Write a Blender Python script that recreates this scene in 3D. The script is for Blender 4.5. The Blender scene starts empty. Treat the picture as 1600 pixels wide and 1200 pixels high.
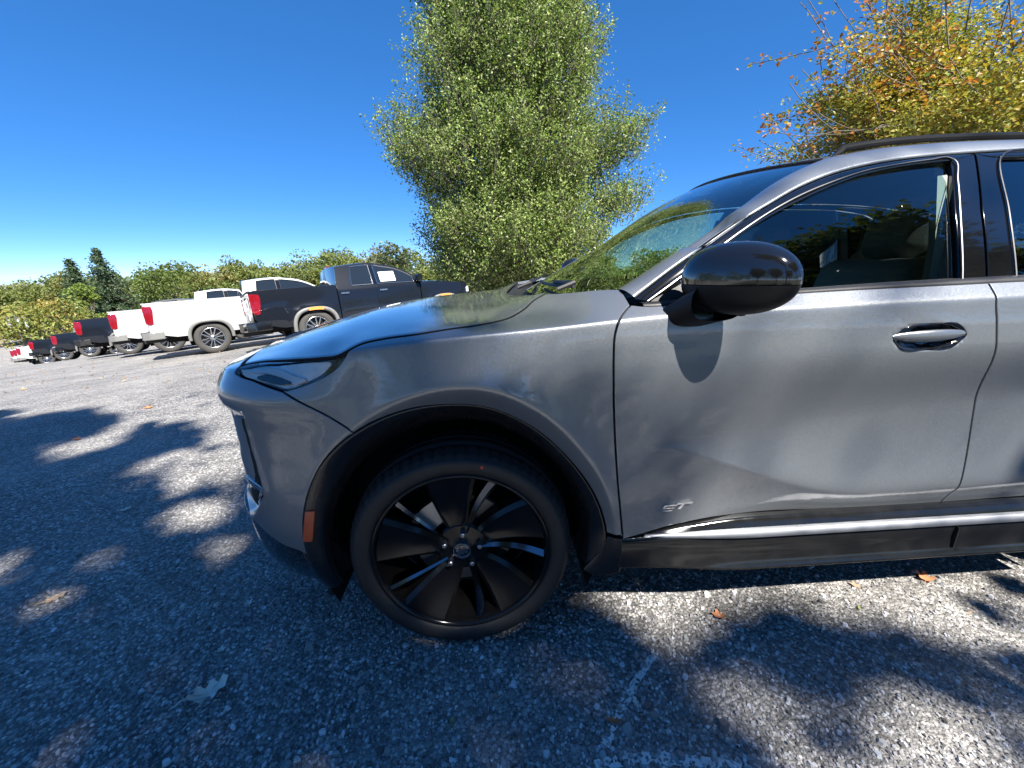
import bpy, math, random
import numpy as np
from mathutils import Vector, Matrix
from mathutils.geometry import delaunay_2d_cdt
random.seed(7)
RNG = np.random.default_rng(7)
scene = bpy.context.scene
COL = scene.collection

# ------------------------------------------------------------------ camera
CAM_POS = (0.11, -1.106, 1.255)
PITCH, YAW, ROLL = math.radians(-16.0), math.radians(3.3), math.radians(-1.3)
def _cam_axes():
    cp, sp, cy, sy = math.cos(PITCH), math.sin(PITCH), math.cos(YAW), math.sin(YAW)
    f = Vector((sy*cp, cy*cp, sp)); r = Vector((cy, -sy, 0)); u = r.cross(f)
    c, s = math.cos(ROLL), math.sin(ROLL)
    return c*r+s*u, -s*r+c*u, f
_r, _u, _f = _cam_axes()
cam = bpy.data.cameras.new('camera'); cam_ob = bpy.data.objects.new('camera', cam); COL.objects.link(cam_ob)
cam.sensor_width = 36; cam.lens = 14.4; cam.clip_start = 0.02; cam.clip_end = 2000
m = Matrix.Identity(4)
for i in range(3):
    m[i][0], m[i][1], m[i][2], m[i][3] = _r[i], _u[i], -_f[i], CAM_POS[i]
cam_ob.matrix_world = m
scene.camera = cam_ob

# ------------------------------------------------------------------ sky, sun, exposure
SUN = Vector((0.38, -0.73, 1.0)).normalized()           # towards the sun
world = bpy.data.worlds.new('World'); scene.world = world; world.use_nodes = True
nt = world.node_tree; nt.nodes.clear()
sky = nt.nodes.new('ShaderNodeTexSky'); sky.sky_type = 'NISHITA'; sky.sun_disc = False
sky.sun_elevation = math.asin(SUN.z); sky.sun_rotation = math.atan2(SUN.x, SUN.y)
sky.altitude = 300; sky.air_density = 0.28; sky.dust_density = 0.0; sky.ozone_density = 4.0
hs = nt.nodes.new('ShaderNodeHueSaturation'); hs.inputs['Saturation'].default_value = 1.62; hs.inputs['Hue'].default_value = .508
gm = nt.nodes.new('ShaderNodeGamma'); gm.inputs[1].default_value = .58      # the phone's tone curve, on the whole sky alike
bg = nt.nodes.new('ShaderNodeBackground'); bg.inputs[1].default_value = 0.128
wo = nt.nodes.new('ShaderNodeOutputWorld')
nt.links.new(sky.outputs[0], gm.inputs[0]); nt.links.new(gm.outputs[0], hs.inputs['Color']); nt.links.new(hs.outputs[0], bg.inputs[0]); nt.links.new(bg.outputs[0], wo.inputs[0])
sun = bpy.data.lights.new('sun', 'SUN'); sun.energy = 3.2; sun.angle = math.radians(0.55); sun.color = (1.0, 0.95, 0.87)
sun_ob = bpy.data.objects.new('sun', sun); COL.objects.link(sun_ob)
sun_ob.rotation_euler = SUN.to_track_quat('Z', 'Y').to_euler(); sun_ob.location = (4, -8, 12)
vs = scene.view_settings; vs.view_transform = 'Standard'; vs.look = 'None'; vs.exposure = 2.08; vs.gamma = 1.0; vs.use_curve_mapping = False
scene.cycles.use_denoising = True
scene.cycles.max_bounces = 8; scene.cycles.transparent_max_bounces = 12
scene.cycles.caustics_reflective = False; scene.cycles.caustics_refractive = False

# ------------------------------------------------------------------ materials
def node_mat(name):
    mt = bpy.data.materials.new(name); mt.use_nodes = True
    n = mt.node_tree.nodes; b = n['Principled BSDF']
    return mt, n, mt.node_tree.links, b
def M_simple(name, col, rough=.5, metal=0., coat=0., spec=.5, noise=0., nscale=8., rnoise=0., bump=0., bscale=60.):
    mt, n, l, b = node_mat(name)
    b.inputs['Base Color'].default_value = (*col, 1); b.inputs['Roughness'].default_value = rough
    b.inputs['Metallic'].default_value = metal; b.inputs['Coat Weight'].default_value = coat; b.inputs['Coat Roughness'].default_value = .03
    b.inputs['Specular IOR Level'].default_value = spec
    tc = n.new('ShaderNodeTexCoord')
    if noise or rnoise:
        t = n.new('ShaderNodeTexNoise'); t.inputs['Scale'].default_value = nscale; t.inputs['Detail'].default_value = 6
        l.new(tc.outputs['Object'], t.inputs['Vector'])
        if noise:
            r = n.new('ShaderNodeMix'); r.data_type = 'RGBA'
            r.inputs['A'].default_value = (*[c*(1-noise) for c in col], 1); r.inputs['B'].default_value = (*[min(1, c*(1+noise)) for c in col], 1)
            l.new(t.outputs['Fac'], r.inputs['Factor']); l.new(r.outputs['Result'], b.inputs['Base Color'])
        if rnoise:
            mr = n.new('ShaderNodeMapRange'); mr.inputs['From Min'].default_value = .35; mr.inputs['From Max'].default_value = .7
            mr.inputs['To Min'].default_value = rough; mr.inputs['To Max'].default_value = rough+rnoise
            l.new(t.outputs['Fac'], mr.inputs['Value']); l.new(mr.outputs['Result'], b.inputs['Roughness'])
    if bump:
        t2 = n.new('ShaderNodeTexNoise'); t2.inputs['Scale'].default_value = bscale; t2.inputs['Detail'].default_value = 4
        l.new(tc.outputs['Object'], t2.inputs['Vector'])
        bp = n.new('ShaderNodeBump'); bp.inputs['Strength'].default_value = bump; bp.inputs['Distance'].default_value = .003
        l.new(t2.outputs['Fac'], bp.inputs['Height']); l.new(bp.outputs['Normal'], b.inputs['Normal'])
    return mt
def M_paint(name, col, metal=.7, rough=.36, flake=.35, dust=.0):
    """clear-coated metallic paint: flakes, faint dust and swirl marks"""
    mt, n, l, b = node_mat(name)
    b.inputs['Base Color'].default_value = (*col, 1); b.inputs['Metallic'].default_value = metal; b.inputs['Roughness'].default_value = rough
    b.inputs['Coat Weight'].default_value = 1.0; b.inputs['Coat Roughness'].default_value = .035; b.inputs['Coat IOR'].default_value = 1.5
    tc = n.new('ShaderNodeTexCoord')
    v = n.new('ShaderNodeTexVoronoi'); v.inputs['Scale'].default_value = 900; l.new(tc.outputs['Object'], v.inputs['Vector'])
    nm = n.new('ShaderNodeVectorMath'); nm.operation = 'SUBTRACT'; nm.inputs[1].default_value = (.5, .5, .5); l.new(v.outputs['Color'], nm.inputs[0])
    sc = n.new('ShaderNodeVectorMath'); sc.operation = 'SCALE'; sc.inputs['Scale'].default_value = flake; l.new(nm.outputs[0], sc.inputs[0])
    ge = n.new('ShaderNodeNewGeometry'); ad = n.new('ShaderNodeVectorMath'); ad.operation = 'ADD'
    l.new(ge.outputs['Normal'], ad.inputs[0]); l.new(sc.outputs[0], ad.inputs[1])
    no = n.new('ShaderNodeVectorMath'); no.operation = 'NORMALIZE'; l.new(ad.outputs[0], no.inputs[0])
    l.new(no.outputs[0], b.inputs['Normal'])
    # coat keeps the smooth normal, slightly wavy (orange peel)
    wv = n.new('ShaderNodeTexNoise'); wv.inputs['Scale'].default_value = 55; wv.inputs['Detail'].default_value = 2; l.new(tc.outputs['Object'], wv.inputs['Vector'])
    bp = n.new('ShaderNodeBump'); bp.inputs['Strength'].default_value = .018; bp.inputs['Distance'].default_value = .01
    l.new(wv.outputs['Fac'], bp.inputs['Height']); l.new(bp.outputs['Normal'], b.inputs['Coat Normal'])
    if dust:
        t = n.new('ShaderNodeTexNoise'); t.inputs['Scale'].default_value = 4; t.inputs['Detail'].default_value = 9; t.inputs['Roughness'].default_value = .7
        l.new(tc.outputs['Object'], t.inputs['Vector'])
        mr = n.new('ShaderNodeMapRange'); mr.inputs['From Min'].default_value = .45; mr.inputs['From Max'].default_value = .8; mr.inputs['To Min'].default_value = .03; mr.inputs['To Max'].default_value = .03+dust
        l.new(t.outputs['Fac'], mr.inputs['Value']); l.new(mr.outputs['Result'], b.inputs['Coat Roughness'])
    return mt
def M_glass(name, tint, ior=1.5, extra=0.0, gain=2.2):
    mt = bpy.data.materials.new(name); mt.use_nodes = True; n = mt.node_tree.nodes; l = mt.node_tree.links; n.clear()
    o = n.new('ShaderNodeOutputMaterial'); mx = n.new('ShaderNodeMixShader'); fr = n.new('ShaderNodeFresnel'); fr.inputs[0].default_value = ior
    g = n.new('ShaderNodeBsdfGlossy'); g.inputs['Roughness'].default_value = 0.0; g.inputs['Color'].default_value = (.95, .97, 1, 1)
    t = n.new('ShaderNodeBsdfTransparent'); t.inputs[0].default_value = (*tint, 1)
    ma = n.new('ShaderNodeMath'); ma.operation = 'MULTIPLY_ADD'; ma.inputs[1].default_value = gain; ma.inputs[2].default_value = extra; ma.use_clamp = True
    l.new(fr.outputs[0], ma.inputs[0]); l.new(ma.outputs[0], mx.inputs[0]); l.new(t.outputs[0], mx.inputs[1]); l.new(g.outputs[0], mx.inputs[2]); l.new(mx.outputs[0], o.inputs[0])
    return mt
def M_leaf(name, rough=.45, trans=.35):
    mt = bpy.data.materials.new(name); mt.use_nodes = True; n = mt.node_tree.nodes; l = mt.node_tree.links; b = n['Principled BSDF']; o = n['Material Output']
    a = n.new('ShaderNodeAttribute'); a.attribute_name = 'leafcol'
    b.inputs['Roughness'].default_value = rough; b.inputs['Specular IOR Level'].default_value = .4
    l.new(a.outputs['Color'], b.inputs['Base Color'])
    tr = n.new('ShaderNodeBsdfTranslucent'); hs = n.new('ShaderNodeHueSaturation'); hs.inputs['Value'].default_value = 1.2; hs.inputs['Saturation'].default_value = 1.15
    l.new(a.outputs['Color'], hs.inputs['Color']); l.new(hs.outputs[0], tr.inputs[0])
    mx = n.new('ShaderNodeMixShader'); mx.inputs[0].default_value = trans
    l.new(b.outputs[0], mx.inputs[1]); l.new(tr.outputs[0], mx.inputs[2]); l.new(mx.outputs[0], o.inputs[0])
    return mt
MAT = {}
MAT['paint'] = M_paint('grey_metallic_paint', (.235, .25, .268), metal=.72, rough=.44, flake=.20, dust=.06)
MAT['gloss_black'] = M_simple('gloss_black', (.006, .006, .007), .06, coat=1.0, rnoise=.05, nscale=5)
MAT['satin_black'] = M_simple('satin_black_plastic', (.012, .012, .013), .42, bump=.15, bscale=400, rnoise=.15, nscale=6)
MAT['dark_void'] = M_simple('unlit_black', (.006, .006, .006), .9)
MAT['rubber'] = M_simple('tyre_rubber', (.015, .015, .0155), .6, noise=.35, nscale=14, bump=.2, bscale=220)
MAT['rim_black'] = M_simple('gloss_black_rim', (.007, .007, .008), .10, spec=.5, rnoise=.06, nscale=9)
MAT['spoke_black'] = M_simple('satin_black_spoke', (.006, .006, .0065), .12, spec=.35, rnoise=.08, nscale=9)
MAT['steel'] = M_simple('grey_steel', (.30, .31, .32), .38, metal=1., noise=.2, nscale=30)
MAT['chrome'] = M_simple('chrome', (.75, .76, .78), .07, metal=1.)
MAT['satin_silver'] = M_simple('satin_silver', (.34, .35, .37), .5, metal=1., rnoise=.15, nscale=12)
MAT['glass'] = M_glass('side_glass', (.70, .84, .78), 1.5)
MAT['windshield'] = M_glass('windshield_glass', (.56, .74, .63), 1.5, .02)
MAT['privacy'] = M_glass('dark_glass', (.06, .07, .07), 1.5, .01)
MAT['clear'] = M_glass('clear_lens', (.98, .98, .98), 1.2, 0, 1.0)
MAT['lamp_white'] = M_simple('lamp_white', (.75, .77, .78), .25)
MAT['amber'] = M_simple('amber_reflector', (.55, .09, .025), .25, coat=.6, bump=.3, bscale=300)
MAT['red'] = M_simple('red_lens', (.20, .006, .012), .12, coat=1., noise=.4, nscale=12)
MAT['white_paint'] = M_simple('white_truck_paint', (.45, .46, .47), .3, coat=1., noise=.02)
MAT['black_paint'] = M_simple('black_truck_paint', (.006, .008, .013), .3, coat=.7, spec=.15)
MAT['blue_paint'] = M_simple('blue_car_paint', (.05, .12, .30), .3, coat=1.)
MAT['grey_plastic'] = M_simple('weathered_grey_plastic', (.17, .17, .165), .5, noise=.15, nscale=10)
MAT['interior'] = M_simple('grey_interior', (.34, .345, .33), .7, noise=.1, nscale=25, bump=.2, bscale=300)
MAT['headliner'] = M_simple('pale_headliner', (.6, .61, .58), .9, noise=.06, nscale=60)
MAT['interior_dark'] = M_simple('dark_interior', (.03, .03, .032), .6, bump=.3, bscale=250)
MAT['paper'] = M_simple('white_paper', (.80, .80, .78), .7)
MAT['brake'] = M_simple('brake_iron', (.16, .155, .15), .5, metal=.8, noise=.4, nscale=20)
MAT['bark'] = M_simple('grey_bark', (.16, .135, .11), .9, noise=.45, nscale=9, bump=.8, bscale=25)
MAT['leaf'] = M_leaf('foliage')
# ------------------------------------------------------------------ helpers
def tag(o, label=None, cat=None, group=None, kind=None):
    if label: o['label'] = label
    if cat: o['category'] = cat
    if group: o['group'] = group
    if kind: o['kind'] = kind
    return o
def mesh_np(name, V, F, mat, normals=None, smooth=True):
    """F: (n,3) or (n,4) int array, or list of arrays"""
    me = bpy.data.meshes.new(name)
    V = np.ascontiguousarray(V, dtype=np.float32)
    Fs = F if isinstance(F, list) else [F]
    Fs = [np.asarray(f, dtype=np.int32) for f in Fs if len(f)]
    me.vertices.add(len(V)); me.vertices.foreach_set('co', V.ravel())
    nl = sum(f.size for f in Fs); npoly = sum(len(f) for f in Fs)
    me.loops.add(nl); me.polygons.add(npoly)
    me.loops.foreach_set('vertex_index', np.concatenate([f.ravel() for f in Fs]))
    tot = np.concatenate([np.full(len(f), f.shape[1], np.int32) for f in Fs])
    st = np.concatenate([[0], np.cumsum(tot)[:-1]]).astype(np.int32)
    me.polygons.foreach_set('loop_start', st)
    me.polygons.foreach_set('use_smooth', np.full(npoly, bool(smooth)))
    me.update(calc_edges=True); me.validate()
    if normals is not None:
        me.normals_split_custom_set_from_vertices(np.asarray(normals, float).tolist())
    if mat is not None: me.materials.append(mat)
    return me
def link(name, me, parent=None, base=None):
    o = bpy.data.objects.new(name, me); COL.objects.link(o)
    if parent is not None:
        o.parent = parent
        if base is not None: o.location = (-base[0], -base[1], -base[2])
    return o
def empty(name, loc=(0, 0, 0), rz=0):
    o = bpy.data.objects.new(name, None); COL.objects.link(o); o.location = loc; o.rotation_euler = (0, 0, rz); o.empty_display_size = .2
    return o
def copy_tree(o, parent=None):
    c = o.copy(); COL.objects.link(c)
    if parent is not None: c.parent = parent; c.matrix_parent_inverse = o.matrix_parent_inverse.copy()
    for ch in list(o.children): copy_tree(ch, c)
    return c
def spl(pts, n=10):
    """catmull-rom through points (any dimension)"""
    p = np.asarray(pts, float)
    if len(p) < 3: return p
    cl = np.concatenate([[0], np.cumsum(np.linalg.norm(np.diff(p, axis=0), axis=1))])
    t = np.concatenate([np.linspace(cl[i], cl[i+1], n, endpoint=False) for i in range(len(cl)-1)]+[[cl[-1]]])
    return np.stack([pch(cl, p[:, k], t) for k in range(p.shape[1])], -1)
def join(*pieces):
    out = []
    for q in pieces:
        for p in np.asarray(q, float):
            if not out or np.hypot(*(out[-1]-p)) > 1e-4: out.append(p)
    if np.hypot(*(out[0]-out[-1])) < 1e-4: out.pop()
    return np.array(out)
def resample(poly, step):
    out = []
    n = len(poly)
    for i in range(n):
        a, b = poly[i], poly[(i+1) % n]; k = max(1, int(math.ceil(np.hypot(*(b-a))/step)))
        for j in range(k): out.append(a+(b-a)*j/k)
    return np.array(out)
def inside(poly, pts):
    x, y = pts[:, 0], pts[:, 1]; r = np.zeros(len(pts), bool); n = len(poly)
    for i in range(n):
        x1, y1 = poly[i]; x2, y2 = poly[(i+1) % n]
        c = (y1 > y) != (y2 > y)
        if c.any():
            r ^= c & (x < (x2-x1)*(y-y1)/((y2-y1) if y2 != y1 else 1e-12)+x1)
    return r
def surf_normal(S, q, out=-1.0, h=.0015):
    e = np.array([h, 0]); f = np.array([0, h])
    a = S(q[:, 0]+h, q[:, 1])-S(q[:, 0]-h, q[:, 1]); b = S(q[:, 0], q[:, 1]+h)-S(q[:, 0], q[:, 1]-h)
    n = np.cross(a, b); n /= np.linalg.norm(n, axis=1)[:, None]+1e-12
    return n
def panel_mesh(name, poly, S, mat, step=.02, flange=.014, lip=.0022, flip=1, shrink=0.0, lift=0.0, bstep=None, lines=()):
    """a pressed-metal panel: outline in the surface's own coordinates, smooth normals, rolled edge and return flange"""
    poly = np.asarray(poly, float)
    ar = 0.5*np.sum(poly[:, 0]*np.roll(poly[:, 1], -1)-np.roll(poly[:, 0], -1)*poly[:, 1])
    if ar < 0: poly = poly[::-1]
    if shrink:
        t = np.roll(poly, -1, 0)-np.roll(poly, 1, 0); t /= np.linalg.norm(t, axis=1)[:, None]+1e-9
        poly = poly+np.stack([-t[:, 1], t[:, 0]], -1)*shrink
    bd = resample(poly, bstep or step)
    lo, hi = bd.min(0), bd.max(0)
    gx = np.arange(lo[0], hi[0], step); gy = np.arange(lo[1], hi[1], step)
    g = np.stack(np.meshgrid(gx, gy, indexing='ij'), -1).reshape(-1, 2)+1e-5
    g = g[inside(bd, g)]
    if len(g):
        keep = np.ones(len(g), bool)
        for i in range(0, len(g), 500):
            keep[i:i+500] = ((g[i:i+500, None, :]-bd[None])**2).sum(-1).min(1) > (.5*step)**2
        g = g[keep]
    for ln in lines:                                     # rows of points along creases
        ln = np.asarray(ln, float); t = np.gradient(ln, axis=0); t /= np.linalg.norm(t, axis=1)[:, None]+1e-9; nn = np.stack([-t[:, 1], t[:, 0]], -1)
        rows = np.concatenate([ln+nn*k for k in (-.020, -.012, -.006, 0, .006, .012, .020)]); rows = rows[inside(bd, rows)]
        if not len(rows): continue
        k1 = np.array([((rows[i:i+400, None]-bd[None])**2).sum(-1).min(1) > .003**2 for i in range(0, len(rows), 400)], dtype=object); rows = rows[np.concatenate(list(k1)).astype(bool)]
        if len(g):
            k2 = np.concatenate([((g[i:i+300, None]-rows[None])**2).sum(-1).min(1) > .0055**2 for i in range(0, len(g), 300)]); g = g[k2]
        g = np.concatenate([g, rows])
    pts = np.concatenate([bd, g]); nb = len(bd)
    res = delaunay_2d_cdt([Vector(p) for p in pts], [(i, (i+1) % nb) for i in range(nb)], [], 0, 1e-7)
    q = np.array([tuple(v) for v in res[0]]); T = np.array([f for f in res[2] if len(f) == 3])
    c = q[T].mean(1); T = T[inside(bd, c)]
    orig = {}
    for i, o in enumerate(res[3]):
        for k in o: orig[k] = i
    ring = [orig[i] for i in range(nb)]
    V = S(q[:, 0], q[:, 1]); N = surf_normal(S, q)*flip
    if lift: V = V+N*lift
    # orientation
    a = np.cross(V[T[:, 1]]-V[T[:, 0]], V[T[:, 2]]-V[T[:, 0]]); d = (a*N[T[:, 0]]).sum(1)
    T[d < 0] = T[d < 0][:, ::-1]
    B = V[ring]; BN = N[ring]
    tan = np.roll(B, -1, 0)-np.roll(B, 1, 0); tan /= np.linalg.norm(tan, axis=1)[:, None]+1e-12
    outw = np.cross(tan, BN); ctr = V.mean(0)
    # outward sign per boundary from 2D
    t2 = np.roll(bd, -1, 0)-np.roll(bd, 1, 0); o2 = np.stack([t2[:, 1], -t2[:, 0]], -1); o2 /= np.linalg.norm(o2, axis=1)[:, None]+1e-12
    dirp = S(bd[:, 0]+o2[:, 0]*.002, bd[:, 1]+o2[:, 1]*.002)-S(bd[:, 0], bd[:, 1])
    sg = np.sign((dirp*outw).sum(1)); sg[sg == 0] = 1; outw = outw*sg[:, None]; outw /= np.linalg.norm(outw, axis=1)[:, None]+1e-12
    R1 = B+outw*lip*.7-BN*lip*.35; R2 = B+outw*lip-BN*lip; R3 = R2-BN*flange
    n0 = len(V); allV = np.concatenate([V, R1, R2, R3])
    n1 = BN*.7+outw*.7; n1 /= np.linalg.norm(n1, axis=1)[:, None]
    allN = np.concatenate([N, n1, outw, outw])
    idx = np.array(ring); k = np.arange(nb); k2 = (k+1) % nb
    q1 = np.stack([idx[k], idx[k2], n0+k2, n0+k], -1); q2 = np.stack([n0+k, n0+k2, n0+nb+k2, n0+nb+k], -1); q3 = np.stack([n0+nb+k, n0+nb+k2, n0+2*nb+k2, n0+2*nb+k], -1)
    Q = np.concatenate([q1, q2, q3])
    a = np.cross(allV[Q[:, 1]]-allV[Q[:, 0]], allV[Q[:, 2]]-allV[Q[:, 0]]); d = (a*allN[Q[:, 2]]).sum(1)
    Q[d < 0] = Q[d < 0][:, ::-1]
    return mesh_np(name, allV, [T, Q], mat, allN)
def grid_mesh(name, Pts, mat, flip=False, smooth=True, close_v=False, close_u=False):
    """Pts (nu,nv,3)"""
    nu, nv = Pts.shape[:2]; V = Pts.reshape(-1, 3)
    i = np.arange(nu if close_u else nu-1); j = np.arange(nv if close_v else nv-1)
    I, J = np.meshgrid(i, j, indexing='ij'); I2 = (I+1) % nu; J2 = (J+1) % nv
    F = np.stack([I*nv+J, I2*nv+J, I2*nv+J2, I*nv+J2], -1).reshape(-1, 4)
    if flip: F = F[:, ::-1]
    return mesh_np(name, V, F, mat, smooth=smooth)
class MB:
    """collects boxes / tubes / prisms into one mesh"""
    def __init__(s): s.V = []; s.F = []; s.n = 0
    def add(s, V, F):
        V = np.asarray(V, float); s.V.append(V)
        for f in F: s.F.append([i+s.n for i in f])
        s.n += len(V); return s
    def box(s, lo, hi, bev=0.0):
        lo = np.array(lo, float); hi = np.array(hi, float)
        if bev <= 0:
            V = [(x, y, z) for x in (lo[0], hi[0]) for y in (lo[1], hi[1]) for z in (lo[2], hi[2])]
            return s.add(V, [(0, 1, 3, 2), (4, 6, 7, 5), (0, 4, 5, 1), (2, 3, 7, 6), (0, 2, 6, 4), (1, 5, 7, 3)])
        V = []; idx = {}
        for sx in (0, 1):
            for sy in (0, 1):
                for sz in (0, 1):
                    c = [(lo, hi)[k][i] for i, k in enumerate((sx, sy, sz))]; sg = [1-2*k for k in (sx, sy, sz)]
                    for ax in range(3):
                        p = [c[i]+(0 if i == ax else sg[i]*bev) for i in range(3)]; idx[(sx, sy, sz, ax)] = len(V); V.append(p)
        F = []
        for ax in range(3):
            o = [i for i in range(3) if i != ax]
            for k in (0, 1):
                f = []
                for a, b in ((0, 0), (1, 0), (1, 1), (0, 1)):
                    c = [0, 0, 0]; c[ax] = k; c[o[0]] = a; c[o[1]] = b; f.append(idx[(*c, ax)])
                F.append(f)
        for ax in range(3):
            o = [i for i in range(3) if i != ax]
            for a in (0, 1):
                for b in (0, 1):
                    c0 = [0, 0, 0]; c1 = [0, 0, 0]; c0[o[0]] = c1[o[0]] = a; c0[o[1]] = c1[o[1]] = b; c1[ax] = 1
                    F.append([idx[(*c0, o[0])], idx[(*c1, o[0])], idx[(*c1, o[1])], idx[(*c0, o[1])]])
        for sx in (0, 1):
            for sy in (0, 1):
                for sz in (0, 1): F.append([idx[(sx, sy, sz, a)] for a in range(3)])
        return s.add(V, F)
    def prism(s, poly, axis, a, b):
        """poly: 2D outline in the other two axes (in order), extruded along axis from a to b"""
        n = len(poly); o = [i for i in range(3) if i != axis]; V = []
        for t in (a, b):
            for p in poly:
                v = [0, 0, 0]; v[o[0]], v[o[1]] = p; v[axis] = t; V.append(v)
        return s.add(V, [list(range(n)), list(range(n, 2*n))[::-1]]+[[i, (i+1) % n, n+(i+1) % n, n+i] for i in range(n)])
    def tube(s, path, r, k=8, caps=True):
        path = [Vector(p) for p in path]; rs = r if hasattr(r, '__len__') else [r]*len(path); V = []; up = None
        for i, p in enumerate(path):
            t = (path[min(i+1, len(path)-1)]-path[max(i-1, 0)]).normalized()
            ref = up if up is not None else (Vector((0, 0, 1)) if abs(t.z) < .9 else Vector((1, 0, 0)))
            a = t.cross(ref).normalized(); b = a.cross(t).normalized(); up = b
            for j in range(k):
                an = 2*math.pi*j/k; V.append(tuple(p+(a*math.cos(an)+b*math.sin(an))*rs[i]))
        F = [[i*k+j, i*k+(j+1) % k, (i+1)*k+(j+1) % k, (i+1)*k+j] for i in range(len(path)-1) for j in range(k)]
        if caps: F += [list(range(k))[::-1], [(len(path)-1)*k+j for j in range(k)]]
        return s.add(V, F)
    def lathe(s, prof, c, axis=1, k=32, close=False):
        """prof: (r, h) pairs; revolves about axis through c"""
        V = []; o = [i for i in range(3) if i != axis]
        for rr, h in prof:
            for j in range(k):
                a = 2*math.pi*j/k; v = list(c); v[axis] += h; v[o[0]] += rr*math.cos(a); v[o[1]] += rr*math.sin(a); V.append(v)
        m_ = len(prof); F = [[i*k+j, i*k+(j+1) % k, ((i+1) % m_)*k+(j+1) % k, ((i+1) % m_)*k+j] for i in range(m_ if close else m_-1) for j in range(k)]
        return s.add(V, F)
    def mesh(s, name, mat, smooth=False, bevel=0):
        me = bpy.data.meshes.new(name); me.from_pydata(np.concatenate(s.V).tolist(), [], s.F); me.validate()
        import bmesh
        bm = bmesh.new(); bm.from_mesh(me); bmesh.ops.recalc_face_normals(bm, faces=bm.faces)
        if bevel: bmesh.ops.bevel(bm, geom=[e for e in bm.edges if len(e.link_faces) == 2 and e.calc_face_angle(0) > .5], offset=bevel, segments=2, affect='EDGES', profile=.6)
        bm.to_mesh(me); bm.free()
        if smooth:
            me.polygons.foreach_set('use_smooth', [True]*len(me.polygons))
            if smooth != 'all': me.set_sharp_from_angle(angle=math.radians(35))
        if mat: me.materials.append(mat)
        return me
    def build(s, name, mat, parent=None, base=None, smooth=False, bevel=0): return link(name, s.mesh(name, mat, smooth, bevel), parent, base)
# ------------------------------------------------------------------ body surfaces of the grey car (metres)
YC=0.92
def pch(xk,yk,x):
    """smooth cubic through knots (finite-difference tangents)"""
    xk=np.asarray(xk,float); yk=np.asarray(yk,float); x=np.asarray(x,float)
    h=np.diff(xk); d=np.diff(yk)/h
    m=np.zeros_like(yk); m[1:-1]=(d[:-1]*h[1:]+d[1:]*h[:-1])/(h[:-1]+h[1:]); m[0]=d[0]; m[-1]=d[-1]
    i=np.clip(np.searchsorted(xk,x)-1,0,len(h)-1); hh=h[i]; t=np.clip((x-xk[i])/hh,0,1)
    t2=t*t; t3=t2*t
    return (2*t3-3*t2+1)*yk[i]+(t3-2*t2+t)*hh*m[i]+(-2*t3+3*t2)*yk[i+1]+(t3-t2)*hh*m[i+1]
def sst(a,b,x):
    t=np.clip((np.asarray(x,float)-a)/(b-a),0,1); return t*t*(3-2*t)
def softmax0(x,r):
    return 0.5*(x+np.sqrt(x*x+r*r))
# plan curve of the body side, u runs along it: u = x on the flank, wraps round nose and tail
_pp=np.array([(-.915,.92),(-.90,.66),(-.862,.43),(-.80,.265),(-.715,.15),(-.60,.075),(-.45,.03),(-.25,.010),(0,.002),(.4,0),(1.2,0),(2.2,0),(2.7,.006),(3.05,.03),(3.30,.085),(3.48,.19),(3.60,.40),(3.66,.66),(3.68,.92)])
_cl=np.concatenate([[0],np.cumsum(np.hypot(*np.diff(_pp,axis=0).T))])
_s=np.linspace(0,_cl[-1],6000)
_px=pch(_cl,_pp[:,0],_s); _py=pch(_cl,_pp[:,1],_s)
_u0=_cl[9]-0.4
_ut=_s-_u0
UMIN,UMAX=_ut[0],_ut[-1]
def plan(u):
    return np.interp(u,_ut,_px),np.interp(u,_ut,_py)
def plan_n(u):
    h=.004
    a=plan(np.asarray(u)-h); b=plan(np.asarray(u)+h)
    tx,ty=b[0]-a[0],b[1]-a[1]; l=np.hypot(tx,ty)+1e-9
    return -ty/l,tx/l          # inward normal
def zc(u): return pch([-1.8,-.6,-.28,.31,.56,1.02,1.61,2.4,3.2,4.4],[.93,.985,1.044,1.094,1.112,1.126,1.14,1.152,1.15,1.13],u)
def rflare(th): # th in radians 0=rear, pi/2=up
    return pch(np.radians([-90,-30,0,20,45,65,80,90,105,125,145,165,200,270]),[.50,.500,.500,.505,.523,.555,.574,.572,.556,.535,.52,.508,.50,.50],th)
def rclad(th):
    return pch(np.radians([-90,-20,0,20,45,65,80,90,105,125,145,165,200,270]),[.478,.478,.474,.468,.470,.492,.508,.512,.522,.524,.516,.506,.500,.50],th)
def zk(x): return pch([.3,.6,.797,.998,1.184,1.32,1.5,1.907,2.3,3.5],[.80,.735,.662,.584,.527,.508,.507,.520,.54,.6],x)
def zv(x): return pch([.3,.7,1.0,1.4,1.9,2.4,3.5],[.72,.735,.755,.785,.83,.86,.88],x)
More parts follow.
